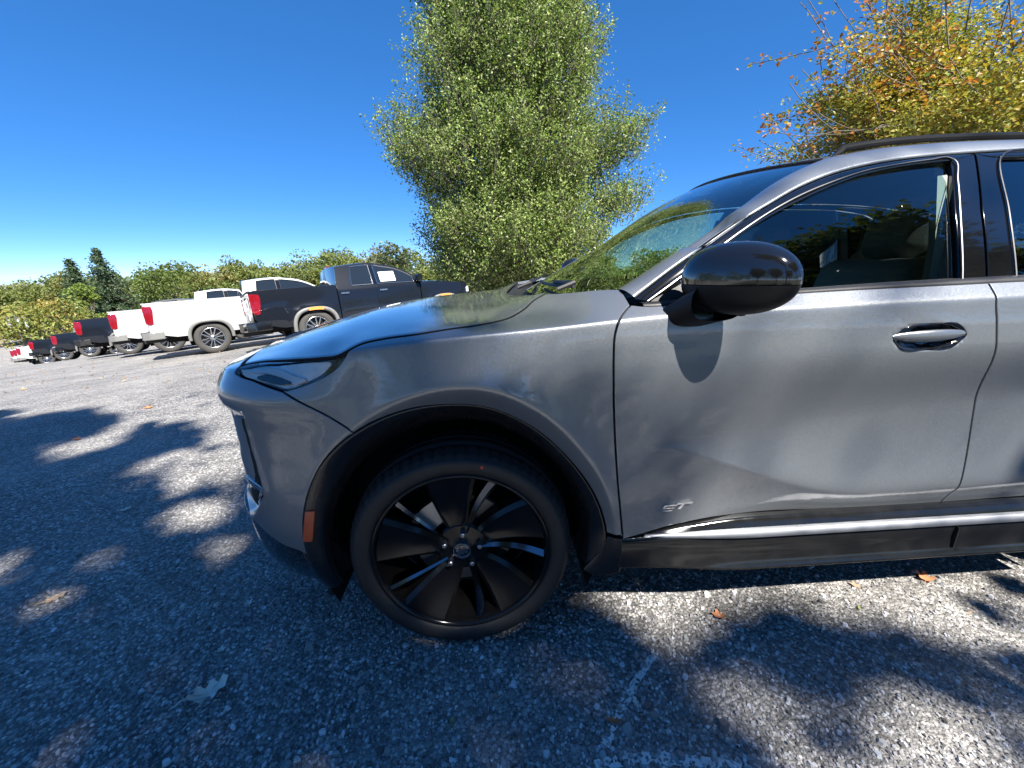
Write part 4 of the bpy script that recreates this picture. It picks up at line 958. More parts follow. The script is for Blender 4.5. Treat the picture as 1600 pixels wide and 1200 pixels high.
def build_truck(name, paint, trim, bumper_mat, d, rim_mat):
    L, W, R, xr, xf, bt, belt, roof, c0, c1 = [d[k] for k in ('L', 'W', 'R', 'xr', 'xf', 'bt', 'belt', 'roof', 'c0', 'c1')]
    root = empty(name); parts = []
    ra = R+.10
    def TS(x, z):
        x = np.asarray(x, float); z = np.asarray(z, float)
        y = .03*((z-1.0)/.5)**2+.03*sst(belt-.10, belt+.05, z)*(x > c0)+.05*sst(L-.5, L, x)**2
        for cx in (xr, xf):
            r = np.maximum(np.abs(x-cx), np.abs(z-R)*1.0); r = .5*r+.5*np.hypot(x-cx, z-R); y = y-.035*np.exp(-np.clip(r-ra, 0, 9)/.07)
        return np.stack([x, y, z], -1)
    def arch(cx, r, n=16, k=.72):       # squared-off arch, left to right over the top
        th = np.linspace(math.pi, 0, n); return np.stack([cx+r*np.sign(np.cos(th))*np.abs(np.cos(th))**k, R-.02+r*np.abs(np.sin(th))**k], -1)
    def both(nm, me, parent=root):
        a = link(nm, me, parent)
        b = link(nm, me, parent)
        if parent is root: b.scale = (1, -1, 1); b.location = (0, W, 0)
        return a, b
    lo = .52*d['s']; hi = bt
    a_r = arch(xr, ra); a_f = arch(xf, ra)
    bed = join([(.05, hi), (.03, .75), (.10, lo+.12), (.55, lo)], [(xr-ra, lo)], a_r, [(xr+ra, lo), (c0-.03, lo), (c0-.03, hi), (c0-.4, hi+.01), (.4, hi+.01)])
    both('bed_side', panel_mesh('bed_side', bed, TS, paint, .07, flange=.05, lip=.01))
    dm = (c0+c1)/2-.12
    both('rear_door', panel_mesh('rear_door', join([(c0+.0, lo), (dm, lo), (dm, belt), (c0, belt)]), TS, paint, .08, flange=.03, shrink=.006))
    fd, _ = both('front_door', panel_mesh('front_door', join([(dm, lo), (c1-.02, lo), (c1-.02, belt-.02), (dm, belt)]), TS, paint, .08, flange=.03, shrink=.006))
    fen = join([(c1, belt-.03), (c1, lo), (xf-ra, lo)], a_f, [(xf+ra, lo), (L-.10, lo+.02), (L-.04, .8), (L-.10, belt-.13), (xf, belt-.07)])
    both('front_fender', panel_mesh('front_fender', fen, TS, paint, .08, flange=.04, shrink=.005))
    for cx in (xr, xf):
        o = arch(cx, ra+.005, 22); i = arch(cx, ra-.075, 22); rows = []
        for k_, dy in ((0, .0), (.05, -.022), (.5, -.030), (.95, -.022), (1, .03), (1, .25)):
            q = o+(i-o)*k_; p = TS(q[:, 0], q[:, 1]); p[:, 1] += dy; rows.append(p)
        both('arch_trim', grid_mesh('arch_trim', np.stack(rows, 1), trim))
        mb = MB(); th = np.linspace(-.3, math.pi+.3, 20); rr = ra+.0; V = [(cx+rr*math.cos(t), y, R+rr*math.sin(t)) for y in (.10, .45) for t in th]; mb.add(V, [[i_, i_+1, 21+i_, 20+i_] for i_ in range(19)]+[[20+i_ for i_ in range(20)]]); both('wheel_house', mb.mesh('wheel_house', MAT['dark_void']))
    # greenhouse flank
    def TG(x, z): x = np.asarray(x, float); z = np.asarray(z, float); return np.stack([x, .075+(z-belt)*.36+.12*(z-belt)**2, z], -1)
    xa = c1+.10; rt = roof-.06
    top = spl([(c0+.10, rt-.03), (c0+.35, rt), ((c0+c1)/2, rt+.015), (c1-.95, rt-.01), (c1-.62, rt-.08), (c1-.28, rt-.24), (xa, belt-.01)], 6)
    flank = join([(c0+.01, belt-.02), (c0+.02, belt+.1), (c0+.10, rt-.03)], top)
    both('cab_frame', panel_mesh('cab_frame', flank, TG, paint, .07, flange=.05))
    ti = top[(top[:, 0] > c0+.40)]
    def band(x0, x1, inset=.055):
        t_ = [(x, np.interp(x, top[:, 0], top[:, 1])-inset) for x in np.linspace(x0, x1, 12)]
        return t_
    w_r = join([(c0+.36, belt+.015), (dm-.05, belt+.015)], band(dm-.05, c0+.44)[0:], [(c0+.44, rt-.075)])
    xe = c1-.16
    w_f = join([(dm+.06, belt+.015), (xe+.02, belt-.005)], band(xe, dm+.06))
    for nm, wp in (('rear_side_window', w_r), ('front_side_window', w_f)):
        a, b = both(nm, panel_mesh(nm, wp, TG, MAT['truck_glass'], .08, lift=.006, flange=.006))
        rim3 = TG(wp[:, 0], wp[:, 1]); rim3[:, 1] -= .010; mb = MB(); mb.tube(np.concatenate([rim3, rim3[:1]]), .011, 5); both('window_trim', mb.mesh('window_trim', MAT['machined'] if d.get('bright') else MAT['satin_black'], True))
    pl = join([(dm-.045, belt+.01), (dm+.055, belt+.01), (dm+.055, rt-.05), (dm-.045, rt-.05)]); both('door_pillar', panel_mesh('door_pillar', pl, TG, MAT['gloss_black'], .1, lift=.004))
    # roof, windshield, rear window, hood
    tp = TG(top[:, 0], top[:, 1]); tp = np.concatenate([TG(np.array([c0+.02, c0+.06]), np.array([belt-.02, belt+.25])), tp])
    S = np.linspace(0, 2, 17); m_ = 1-np.abs(1-S); g = 1-(1-m_)**2.2
    sheet_ = np.stack([np.stack([np.full(17, p[0])+(.10*g if p[0] > c1-.9 else -.03*g*(p[0] < c0+.2)), p[1]+(W-2*p[1])*S/2, p[2]+.045*g*(p[2] > rt-.1)], -1) for p in tp], 0)
    ks = int(np.argmin(np.abs(tp[:, 0]-(c1-.74)))); 
    link('roof', grid_mesh('roof', sheet_[2:ks+1], paint), root)
    link('windshield', grid_mesh('windshield', sheet_[ks:], MAT['truck_glass']), root)
    link('rear_window', grid_mesh('rear_window', sheet_[:3], MAT['truck_glass']), root)
    hx = np.linspace(xa-.12, L-.06, 14); ez = np.interp(hx, [xa-.12, xf, L-.3, L-.10, L-.04], [belt-.035, belt-.075, belt-.13, belt-.18, belt-.30]); hy = np.interp(hx, [xa, L-.5, L], [.06, .08, .14])
    HH = np.stack([np.stack([np.full(17, x)+.03*g*(x > L-.3), y+(W-2*y)*S/2, z+.075*np.minimum(1, g*1.6)*(1 if x < L-.12 else .3)], -1) for x, y, z in zip(hx, hy, ez)], 0)
    link('hood', grid_mesh('hood', HH, paint), root)
    mb = MB(); mb.box((L-.10, .12, .55), (L-.01, W-.12, belt-.30), .03); link('grille', mb.mesh('grille', MAT['satin_black']), root)
    mb = MB(); mb.box((L-.16, .03, .45), (L+.06, W-.03, .66), .05); link('front_bumper', mb.mesh('front_bumper', bumper_mat), root)
    mb = MB(); mb.box((L-.28, .035, belt-.42), (L-.03, .20, belt-.24), .03); both('headlight', mb.mesh('headlight', MAT['lamp_white']))
    # tail
    mb = MB(); mb.box((.0, .17, .70*d['s']), (.07, W-.17, bt-.005), .012); tg = link('tailgate', mb.mesh('tailgate', paint), root)
    mb = MB(); mb.box((-.012, .30, bt-.36), (.004, W-.30, bt-.12), .006); link('recess_panel', mb.mesh('recess_panel', MAT['gloss_black'] if not d.get('white') else paint), tg)
    mb = MB(); mb.box((-.016, W/2-.11, bt-.14), (.002, W/2+.11, bt-.08), .008); link('tailgate_handle', mb.mesh('tailgate_handle', MAT['satin_black']), tg)
    mb = MB(); mb.box((-.02, .16, bt-.02), (.06, W-.16, bt+.025), .012); link('tailgate_lip', mb.mesh('tailgate_lip', MAT['satin_black'] if not d.get('white') else paint), tg)
    lt = bt-.06; lh = .42*d['s']
    prof = [(-.004, lt), (.17, lt-.02), (.185, lt-.12), (.135, lt-lh), (.07, lt-lh-.02), (.0, lt-lh+.02)]
    lp = panel_mesh('tail_lamp', join(prof), TS, MAT['red'], .05, lift=.012, flange=.02, lip=.006); a, b = both('tail_lamp', lp)
    mb = MB(); mb.box((-.012, .0, lt-lh+.02), (.03, .165, lt), .012); both('tail_lamp_face', mb.mesh('tail_lamp_face', MAT['red']))
    for zz_ in (lt-.10, lt-.22):                         # lens divisions
        m2 = MB(); m2.box((-.016, .012, zz_-lh*.12), (-.010, .150, zz_), .003); both('lamp_segment', m2.mesh('lamp_segment', MAT['red_bright']))
    m2 = MB(); m2.box((-.014, W/2-.16, bt-.60*d['s']), (.002, W/2+.16, bt-.46*d['s']), .004); link('number_plate', m2.mesh('number_plate', MAT['paper']), tg)
    m2 = MB(); m2.box((-.020, W/2-.30, bt-.30), (-.008, W/2-.12, bt-.20), .004); link('tailgate_badge', m2.mesh('tailgate_badge', MAT['machined']), tg)
    mb = MB()
    bz = .50*d['s']
    mb.prism([(-.16, .14), (-.20, .4), (-.20, W-.4), (-.16, W-.14), (.0, W-.02), (.30, W+.01), (.30, W-.12), (.05, W-.16), (.05, .16), (.30, .12), (.30, -.01), (.0, .02)], 2, bz, bz+.19)
    link('rear_bumper', mb.mesh('rear_bumper', bumper_mat, bevel=.02), root)
    mb = MB(); mb.box((-.21, .35, bz+.175), (-.02, W-.35, bz+.205), .01); link('bumper_step', mb.mesh('bumper_step', MAT['satin_black']), root)
    mb = MB(); mb.box((-.22, W/2-.05, bz-.10), (.4, W/2+.05, bz-.01)); link('tow_hitch', mb.mesh('tow_hitch', MAT['satin_black']), root)
    # bed interior, chassis
    mb = MB(); mb.box((.07, .10, bt-.52), (c0-.02, W-.10, bt-.48)); mb.box((.07, .06, bt-.5), (c0-.02, .12, bt-.004)); mb.box((.07, W-.12, bt-.5), (c0-.02, W-.06, bt-.004)); mb.box((c0-.09, .1, bt-.5), (c0-.03, W-.1, bt-.004)); link('bed_liner', mb.mesh('bed_liner', MAT['satin_black']), root)
    mb = MB(); mb.box((.08, .02, bt-.006), (c0-.05, .13, bt+.018), .008); both('bed_rail', mb.mesh('bed_rail', MAT['satin_black'] if not d.get('white') else paint))
    mb = MB(); mb.box((.3, .5, .42), (L-.3, W-.5, .62)); mb.box((c0, .10, lo-.03), (c1, W-.10, belt-.05)); mb.box((c0+.05, .35, belt-.1), (c1-.5, W-.35, belt+.02)); link('chassis', mb.mesh('chassis', MAT['dark_void']), root)
    mb = MB(); mb.tube([(c0+.1, .01, lo-.10), (c1-.05, .01, lo-.10)], .045, 8); both('side_step', mb.mesh('side_step', MAT['satin_black'], True))
    for nm, x in (('door_handle', c0+.16), ('door_handle', dm+.16)):
        mb = MB(); y = float(TS(np.array([x]), np.array([belt-.14]))[0, 1]); mb.box((x-.10, y-.035, belt-.165), (x+.10, y-.012, belt-.125), .008); both(nm, mb.mesh(nm, MAT['machined']))
    mb = MB(); x = c1-.06; mb.box((x-.06, -.17, belt-.02), (x+.08, .01, belt+.17), .03); mb.box((x, -.02, belt-.01), (x+.05, .09, belt+.03)); both('door_mirror', mb.mesh('door_mirror', MAT['gloss_black']))
    wh = truck_wheel(R, rim_mat); wh.parent = root; wh.location = (xr, .01, R)
    for (x, y, s) in ((xf, .01, 1), (xr, W-.01, -1), (xf, W-.01, -1)):
        c = copy_tree(wh, root); c.location = (x, y, R); c.scale = (1, s, 1); c.rotation_euler = (0, x, 0)
    if d.get('extras'):
        q = join([(dm+.16, belt+.06), (dm+.56, belt+.06), (dm+.56, belt+.30), (dm+.16, belt+.30)]); link('price_sheet', panel_mesh('price_sheet', q, TG, MAT['paper'], .1, lift=.010, flange=.001), root)
        for cx in (xr, xf):
            th = np.linspace(math.radians(112), math.radians(74), 8); rows = []
            o = arch(cx, ra-.006, 60); i = arch(cx, ra-.070, 60); o = o[26:36]; i = i[26:36]; A = TS(o[:, 0], o[:, 1]); B = TS(i[:, 0], i[:, 1]); A[:, 1] -= .034; B[:, 1] -= .034
            link('arch_marker', grid_mesh('arch_marker', np.stack([A, B], 1), MAT['orange']), root)
        mb = MB(); mb.box((c0+.06, W/2-.16, roof-.045), (c0+.12, W/2+.16, roof-.005), .008); link('brake_light', mb.mesh('brake_light', MAT['red']), root)
    return root
MAT['orange'] = M_simple('amber_marker', (.75, .28, .06), .4)
BIG = dict(L=6.05, W=2.05, R=.43, xr=1.30, xf=5.15, bt=1.47, belt=1.43, roof=2.00, c0=2.22, c1=4.42, s=1.1)
MID = dict(L=5.45, W=1.92, R=.405, xr=1.22, xf=4.58, bt=1.33, belt=1.28, roof=1.86, c0=1.80, c1=3.92, s=.98)
HEAD = math.radians(34)
def place(t, x, y, head=HEAD):
    z = float(gz(x+math.cos(head)*3-math.sin(head)*1, y+math.sin(head)*3+math.cos(head))); n = gnormal(x+math.cos(head)*2.5-math.sin(head), y+math.sin(head)*2.5+math.cos(head))
    hx = Vector((math.cos(head), math.sin(head), 0)); hx = (hx-n*hx.dot(n)).normalized(); hy = n.cross(hx)
    mw = Matrix(((hx.x, hy.x, n.x, x), (hx.y, hy.y, n.y, y), (hx.z, hy.z, n.z, z-(hx.z*3+hy.z*1)), (0, 0, 0, 1)))
    t.matrix_world = mw; t.location = mw.to_translation(); t.rotation_euler = mw.to_euler()
t_blk = build_truck('pickup_truck', MAT['black_paint'], MAT['grey_plastic'], MAT['gloss_black'], dict(MID, extras=True, bright=True), MAT['machined']); place(t_blk, -4.75, 7.92)
t_wht = build_truck('pickup_truck', MAT['white_paint'], MAT['grey_plastic'], MAT['grey_plastic'], dict(BIG, white=True, bright=False), MAT['machined']); place(t_wht, -8.55, 9.96)
t_b3 = build_truck('pickup_truck', MAT['black_paint'], MAT['grey_plastic'], MAT['satin_black'], BIG, MAT['machined'])
t_w2 = copy_tree(t_wht); t_b4 = copy_tree(t_blk); t_b5 = copy_tree(t_blk)
place(t_w2, -11.64, 12.53); place(t_b3, -14.87, 14.81); place(t_b4, -21.6, 20.6); place(t_b5, -25.7, 23.4)
gp = 'pickup trucks parked in the slanted row'
tag(t_blk, 'black four-door pickup with white price sheet in its window, parked nearest behind the grey hood', 'pickup truck', gp)
tag(t_wht, 'white pickup with grey arch trim and bright wheel, largest of the white trucks', 'pickup truck', gp)
tag(t_w2, 'second white pickup, its tail half hidden between the big white truck and a black one', 'pickup truck', gp)
tag(t_b3, 'black pickup tail with grey arch trim, just left of the second white pickup', 'pickup truck', gp)
tag(t_b4, 'small black pickup half hidden behind the bumper of the larger black truck', 'pickup truck', gp)
tag(t_b5, 'leftmost black pickup with bright rear wheel, far down the slope', 'pickup truck', gp)
for i, (x, y, l) in enumerate([(-33.6, 30.0, 'far white pickup tail nearest the black trucks, at the left edge'), (-35.6, 31.6, 'far white pickup tail in the middle of the three at the left edge'), (-37.6, 33.2, 'leftmost far white pickup tail at the edge of the photo')]):
    t = copy_tree(t_wht); place(t, x, y); tag(t, l, 'pickup truck', gp)
# ------------------------------------------------------------------ trees
def leaves_mesh(name, Pn, size, cols, up=.35, rng=RNG, aspect=.62, fold=.18):
    """one four-cornered, slightly folded leaf per point"""
    n = len(Pn); nrm = rng.normal(0, 1, (n, 3)); nrm[:, 2] = np.abs(nrm[:, 2])+up; nrm /= np.linalg.norm(nrm, axis=1)[:, None]
    d = rng.normal(0, 1, (n, 3)); d -= nrm*(d*nrm).sum(1)[:, None]; d /= np.linalg.norm(d, axis=1)[:, None]+1e-9
    e = np.cross(nrm, d); s = np.asarray(size)[:, None]
    a = Pn-d*s*.5; b = Pn+e*s*aspect*.5+nrm*s*fold; c = Pn+d*s*.5; f = Pn-e*s*aspect*.5+nrm*s*fold
    V = np.stack([a, b, c, f], 1).reshape(-1, 3); F = np.arange(4*n).reshape(-1, 4)
    me = mesh_np(name, V, F, MAT['leaf'], smooth=False)
    at = me.color_attributes.new('leafcol', 'FLOAT_COLOR', 'POINT')
    c4 = np.concatenate([np.clip(cols, 0, 1), np.ones((n, 1))], 1).astype(np.float32); at.data.foreach_set('color', np.repeat(c4, 4, 0).ravel())
    return me
def limbs_mesh(name, segs, mat, k=6):
    """segs: list of (p0, p1, r0, r1)"""
    A = np.array([s[0] for s in segs], float); B = np.array([s[1] for s in segs], float); r0 = np.array([s[2] for s in segs]); r1 = np.array([s[3] for s in segs])
    t = B-A; t /= np.linalg.norm(t, axis=1)[:, None]+1e-9; ref = np.where(np.abs(t[:, 2:3]) < .9, np.array([[0, 0, 1.]]), np.array([[1., 0, 0]]))
    a = np.cross(t, ref); a /= np.linalg.norm(a, axis=1)[:, None]; b = np.cross(a, t); an = np.arange(k)*2*math.pi/k
    off_ = a[:, None]*np.cos(an)[None, :, None]+b[:, None]*np.sin(an)[None, :, None]
    V = np.concatenate([A[:, None]+off_*r0[:, None, None], (B+t*(r1*.4)[:, None])[:, None]+off_*r1[:, None, None]], 1).reshape(-1, 3)
    o = (np.arange(len(segs))*2*k)[:, None]; i = np.arange(k); i2 = (i+1) % k
    return mesh_np(name, V, np.stack([o+i, o+i2, o+k+i2, o+k+i], -1).reshape(-1, 4), mat)
def grow(rng, p, d, length, r, depth, segs, tips, up=.15, spread=.55, ratio=.72, nseg=4, minr=.006, kids=(2, 4)):
    p = np.array(p, float); d = np.array(d, float); d /= np.linalg.norm(d)
    for i in range(nseg):
        nd = d+rng.normal(0, .10, 3)+np.array([0, 0, up*.25]); nd /= np.linalg.norm(nd); q = p+nd*length/nseg; rr = r*(1-.5*(i+1)/nseg)
        segs.append((p.copy(), q.copy(), max(minr, r*(1-.5*i/nseg)), max(minr, rr)))
        if depth > 0 and i >= 1:
            for _ in range(rng.integers(kids[0]-1, kids[1]) if i < nseg-1 else rng.integers(kids[0], kids[1]+1)):
                side = rng.normal(0, 1, 3); side -= nd*side.dot(nd); side /= np.linalg.norm(side)+1e-9
                cd = nd*(1-spread*.6)+side*spread+np.array([0, 0, up]); grow(rng, q, cd, length*ratio*rng.uniform(.75, 1.15), max(minr, rr*.6), depth-1, segs, tips, up, spread, ratio, nseg, minr, kids)
        elif depth == 0: tips.append((q.copy(), nd.copy()))
        p, d = q, nd
    if depth == 0: tips.append((p.copy(), d.copy()))
def mixcols(rng, n, pal, w, jit=.18):
    pal = np.array(pal); i = rng.choice(len(pal), n, p=np.array(w)/np.sum(w)); return pal[i]*rng.uniform(1-jit, 1+jit, (n, 1))
def tree_obj(name, base, trunk_me, crown_me, label, group=None):
    e = empty(name, base); tag(e, label, 'tree', group)
    for nm, me in (('trunk', trunk_me), ('crown', crown_me)):
        if me: link(nm, me, e, base)
    return e
# --- tall green tree behind the hood: upswept sprays of small leaves
def tall_tree():
    r = np.random.default_rng(11); bx, by = 1.25, 15.2; bz = float(gz(bx, by)); segs = []
    ell = [((bx-.05, by+.4, 11.0), (2.55, 2.4, 4.6), .66), ((bx-.05, by, 7.2), (2.95, 2.6, 2.6), .22), ((bx-.25, by-.2, 4.5), (3.25, 2.8, 1.9), .26), ((bx+.05, by-.4, 1.9), (3.1, 2.8, 2.1), .32), ((bx+3.4, by-.6, 5.2), (1.0, .9, .8), .016), ((bx+4.2, by-.6, 3.2), (1.25, .9, .5), .022), ((bx-3.5, by-.4, 5.2), (.6, .8, .9), .012)]
    pts = []; dirs = []
    N = 8200
    for c, ax, w in ell:
        n = int(N*w/1.0); v = r.normal(0, 1, (n, 3)); v /= np.linalg.norm(v, axis=1)[:, None]; rad = r.uniform(.25, 1, n)**.45
        rad *= 1+.13*np.sin(v[:, 0]*7+c[2])*np.sin(v[:, 2]*6+v[:, 1]*5)
        pts.append(np.array(c)+v*rad[:, None]*np.array(ax)); dirs.append(v)
    pts = np.concatenate(pts); dirs = np.concatenate(dirs)
    keep = (pts[:, 2] > bz+.3)
    # open seams where dark inner boughs show
    ns = np.sin(pts[:, 0]*1.9+pts[:, 2]*.7)+np.sin(pts[:, 2]*1.7-pts[:, 0]*.8+1.3)+np.sin(pts[:, 1]*1.6+pts[:, 2])
    keep &= ~((ns > 1.9)); pts = pts[keep]; dirs = dirs[keep]
    LP = []; LC = []; LS = []
    pal = [(.225, .30, .075), (.165, .24, .06), (.31, .37, .12), (.10, .16, .042), (.37, .41, .20)]
    for p, d in zip(pts, dirs):
        g = d*np.array([.55, .55, .25])+np.array([0, 0, .75])+r.normal(0, .22, 3); g /= np.linalg.norm(g); ln = r.uniform(.55, 1.25); k = r.integers(26, 46)
        t = r.uniform(0, 1, k); sp = .17*(1-t*.75)+.03
        q = p+g*(t*ln)[:, None]+r.normal(0, 1, (k, 3))*sp[:, None]; LP.append(q); LC.append(mixcols(r, k, pal, (4, 3, 3, 2, 1))*r.uniform(.7, 1.3)); LS.append(r.uniform(.055, .115, k))
        segs.append((p-g*.15, p+g*ln*.85, .012, .004))
    LP = np.concatenate(LP); LC = np.concatenate(LC); LS = np.concatenate(LS)
    b0 = np.array([bx, by, bz])
    for k in range(7):
        a = k*2*math.pi/7+r.uniform(-.3, .3); q = b0+np.array([math.cos(a)*.25, math.sin(a)*.25, -.1]); d = np.array([math.cos(a)*.15, math.sin(a)*.15, 1.0]); p0 = q; R0 = .15
        for s in range(10):
            nd = d+r.normal(0, .07, 3); p1 = p0+nd/np.linalg.norm(nd)*1.25; segs.append((p0, p1, R0, R0*.86)); R0 *= .86
            for _ in range(2):
                j = np.argmin(((pts-(p1+r.normal(0, 1.6, 3)))**2).sum(1)); m1 = (p1+pts[j])/2+np.array([0, 0, -.1]); segs.append((p1, m1, R0*.35, R0*.22)); segs.append((m1, pts[j], R0*.22, .012))
            p0 = p1
    return tree_obj('leafy_tree', (bx, by, bz), limbs_mesh('trunk', segs, MAT['bark'], 5), leaves_mesh('crown', LP, LS, LC, up=.1, rng=r), 'tall dense green tree standing behind the black pickup and the grey hood')
tall_tree()
# --- maple turning gold, over the roof on the right
def maple():
    r = np.random.default_rng(5); bx, by = 15.9, 11.4; segs = []; tips = []
    grow(r, (bx, by, -.1), (0, 0, 1), 3.2, .26, 0, segs, [], nseg=4)
    top = segs[-1][1]
    for k in range(11):
        a = k*2.4; el = r.uniform(.25, 1.3); grow(r, top+np.array([0, 0, -r.uniform(0, .8)]), (math.cos(a), math.sin(a), el), r.uniform(2.6, 3.6), .11, 2, segs, tips, up=.22, spread=.6, ratio=.66, kids=(2, 3))
    bare = []
    for k in range(4):                                   # thin half-bare boughs reaching left
        grow(r, top+np.array([-.4, -.2, .2*k-.4]), (-1.0, -.35+.1*k, .10+.22*k), 4.4, .07, 2, segs, bare, up=.12, spread=.5, ratio=.62, minr=.010, kids=(2, 3))
    pal = [(.42, .33, .07), (.44, .25, .07), (.30, .32, .07), (.14, .19, .05), (.37, .37, .10), (.42, .19, .07)]
    LP = []; LC = []; LS = []
    for p, d in tips:
        k = r.integers(80, 130); q = p+r.normal(0, 1, (k, 3))*np.array([.40, .40, .15]); hi = np.clip((p[2]-4)/4, 0, 1)
        base = mixcols(r, 1, pal, (3, .8+1.2*r.random(), 4, 3, 3, .3))[0]; LP.append(q); LC.append(.55*base+.45*mixcols(r, k, pal, (3, 1.2, 4, 3, 3, .5))); LS.append(r.uniform(.065, .12, k))
    for p, d in bare:
        if r.random() < .5:
            k = r.integers(3, 14); LP.append(p+r.normal(0, 1, (k, 3))*np.array([.16, .16, .09])); LC.append(mixcols(r, k, pal, (2, 4, .6, .6, .5, 3))*.95); LS.append(r.uniform(.09, .15, k))
    return tree_obj('maple_tree', (bx, by, 0), limbs_mesh('trunk', segs, MAT['bark'], 5), leaves_mesh('crown', np.concatenate(LP), np.concatenate(LS), np.concatenate(LC), up=.8, rng=r, aspect=.85), 'gold and orange maple with half-bare boughs above the car roof')
maple()
# --- big maple behind the photographer: dapples the car and the asphalt, leaves placed by a shade map
SHADE_MAP = """
##############......................................................................................
################....................................................................................
#################...................................................................................
##################..................................................................................
##################......++#+........................................................................
####################++#######.......................................................................
##############################+.....................................................................
################################+...................................................................
##################################..................................................................
###################################.................................................................
###################################+................................................................
####################################...+............................................................
####################################+..##+++........................................................
#####################################...####+.......................................................
#####################################...#####+......................................................
####################################....+#####+.....................................................
###################################+.....######+....................................................
####################################.....#######+...................................................
#####################################...########+...................................................
######################################+########.....................................................
##############################################+.....................................................
##############################################......................................................
##############################################......................................................
################################################+......##########...................................
##################################################.....##########...................................
###################################################..++##########...................................
###################################################+###+#########...................................
#####################################################...+########...................................
#####################################################....########...................................
######################################################...########.#+................................
#################################################################+..................................
################################################.########..###########+.............................
################################################..########.#############.++.........................
####################################################+####################++.........................
####################################################..#####################.........................
##################################################################...#####..........................
####################################################################....###.........................
############################################################################...###..................
####################################################################################+...............
######################################################################################+.............
#############################################################################+.+#######.............
##############################################################################+.....+##.............
##############################################################################......................
++++++++++++++++++++++++++++++++++++++++++++++++++++++++++++++++++++++++++++++++++++++++++++++++++++
""".strip().split('\n')
def shade_tree():
    r = np.random.default_rng(21); A = np.array([list(x) for x in SHADE_MAP[::-1]]).T
    pr = np.where(A == '#', 1.0, np.where(A == '+', .32, .012))
    n = 90000; gx = r.uniform(-7, 3, n); gy = r.uniform(-.6, 3.8, n)
    i = np.clip(((gx+7)/.1).astype(int), 0, pr.shape[0]-1); j = np.clip(((gy+.6)/.1).astype(int), 0, pr.shape[1]-1)
    k = r.random(n) < pr[i, j]*np.where((gy > .12) & (gy < 1.6) & (gx > -1.4) & (gx < 1.7), 1.0, .60); gx, gy = gx[k], gy[k]; n = len(gx)
    # boughs sit in layers; each layer is a flat drift of leaves
    h = 11.2+1.1*np.sin(gx*1.3+.5)+.9*np.sin(gy*2.1+gx*.7)+r.choice([-1.1, -.2, .7, 1.6], n)+r.normal(0, .16, n)
    Pn = np.stack([gx+.38*h, gy-.73*h, h], -1)
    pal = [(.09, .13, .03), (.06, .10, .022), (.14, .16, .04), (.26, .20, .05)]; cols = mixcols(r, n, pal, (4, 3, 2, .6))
    base = np.array([2.2, -10.6, 0.]); segs = []; grow(r, base, (0, .05, 1), 7.6, .34, 0, segs, [], nseg=5); top = segs[-1][1]
    for k in r.choice(n, 70, replace=False):
        t = Pn[k]; m1 = top*.55+t*.45+np.array([0, 0, .35]); segs.append((top+r.normal(0, .12, 3), m1, .07, .035)); segs.append((m1, t, .035, .008))
    return tree_obj('maple_tree', tuple(base), limbs_mesh('trunk', segs, MAT['bark'], 6), leaves_mesh('crown', Pn, r.uniform(.085, .15, n), cols, up=.9, rng=r, aspect=.85), 'broad maple behind the photographer, crown shaped to cast the dappled shade')
shade_tree()
# --- second maple, right behind the photographer: fills the side window's reflection
def window_tree():
    r = np.random.default_rng(8); base = (8.9, -6.4, 0.0); segs = []; tips = []
    grow(r, base, (0, 0, 1), 4.3, .26, 0, segs, [], nseg=4); top = segs[-1][1]
    for k in range(12):
        a = k*2.4; grow(r, top+np.array([0, 0, -r.uniform(0, .6)]), (math.cos(a), math.sin(a), r.uniform(.1, 1.1)), r.uniform(2.3, 3.0), .10, 2, segs, tips, up=.2, spread=.6, ratio=.68, kids=(2, 3))
    LP = []; LC = []
    for p, d in tips:
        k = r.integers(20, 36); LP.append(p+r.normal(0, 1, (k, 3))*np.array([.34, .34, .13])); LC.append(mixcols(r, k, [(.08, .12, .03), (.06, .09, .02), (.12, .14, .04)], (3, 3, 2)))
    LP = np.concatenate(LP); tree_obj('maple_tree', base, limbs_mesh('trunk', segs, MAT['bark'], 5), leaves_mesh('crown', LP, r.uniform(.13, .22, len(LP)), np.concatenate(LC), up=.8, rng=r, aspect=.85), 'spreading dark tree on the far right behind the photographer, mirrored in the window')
window_tree()
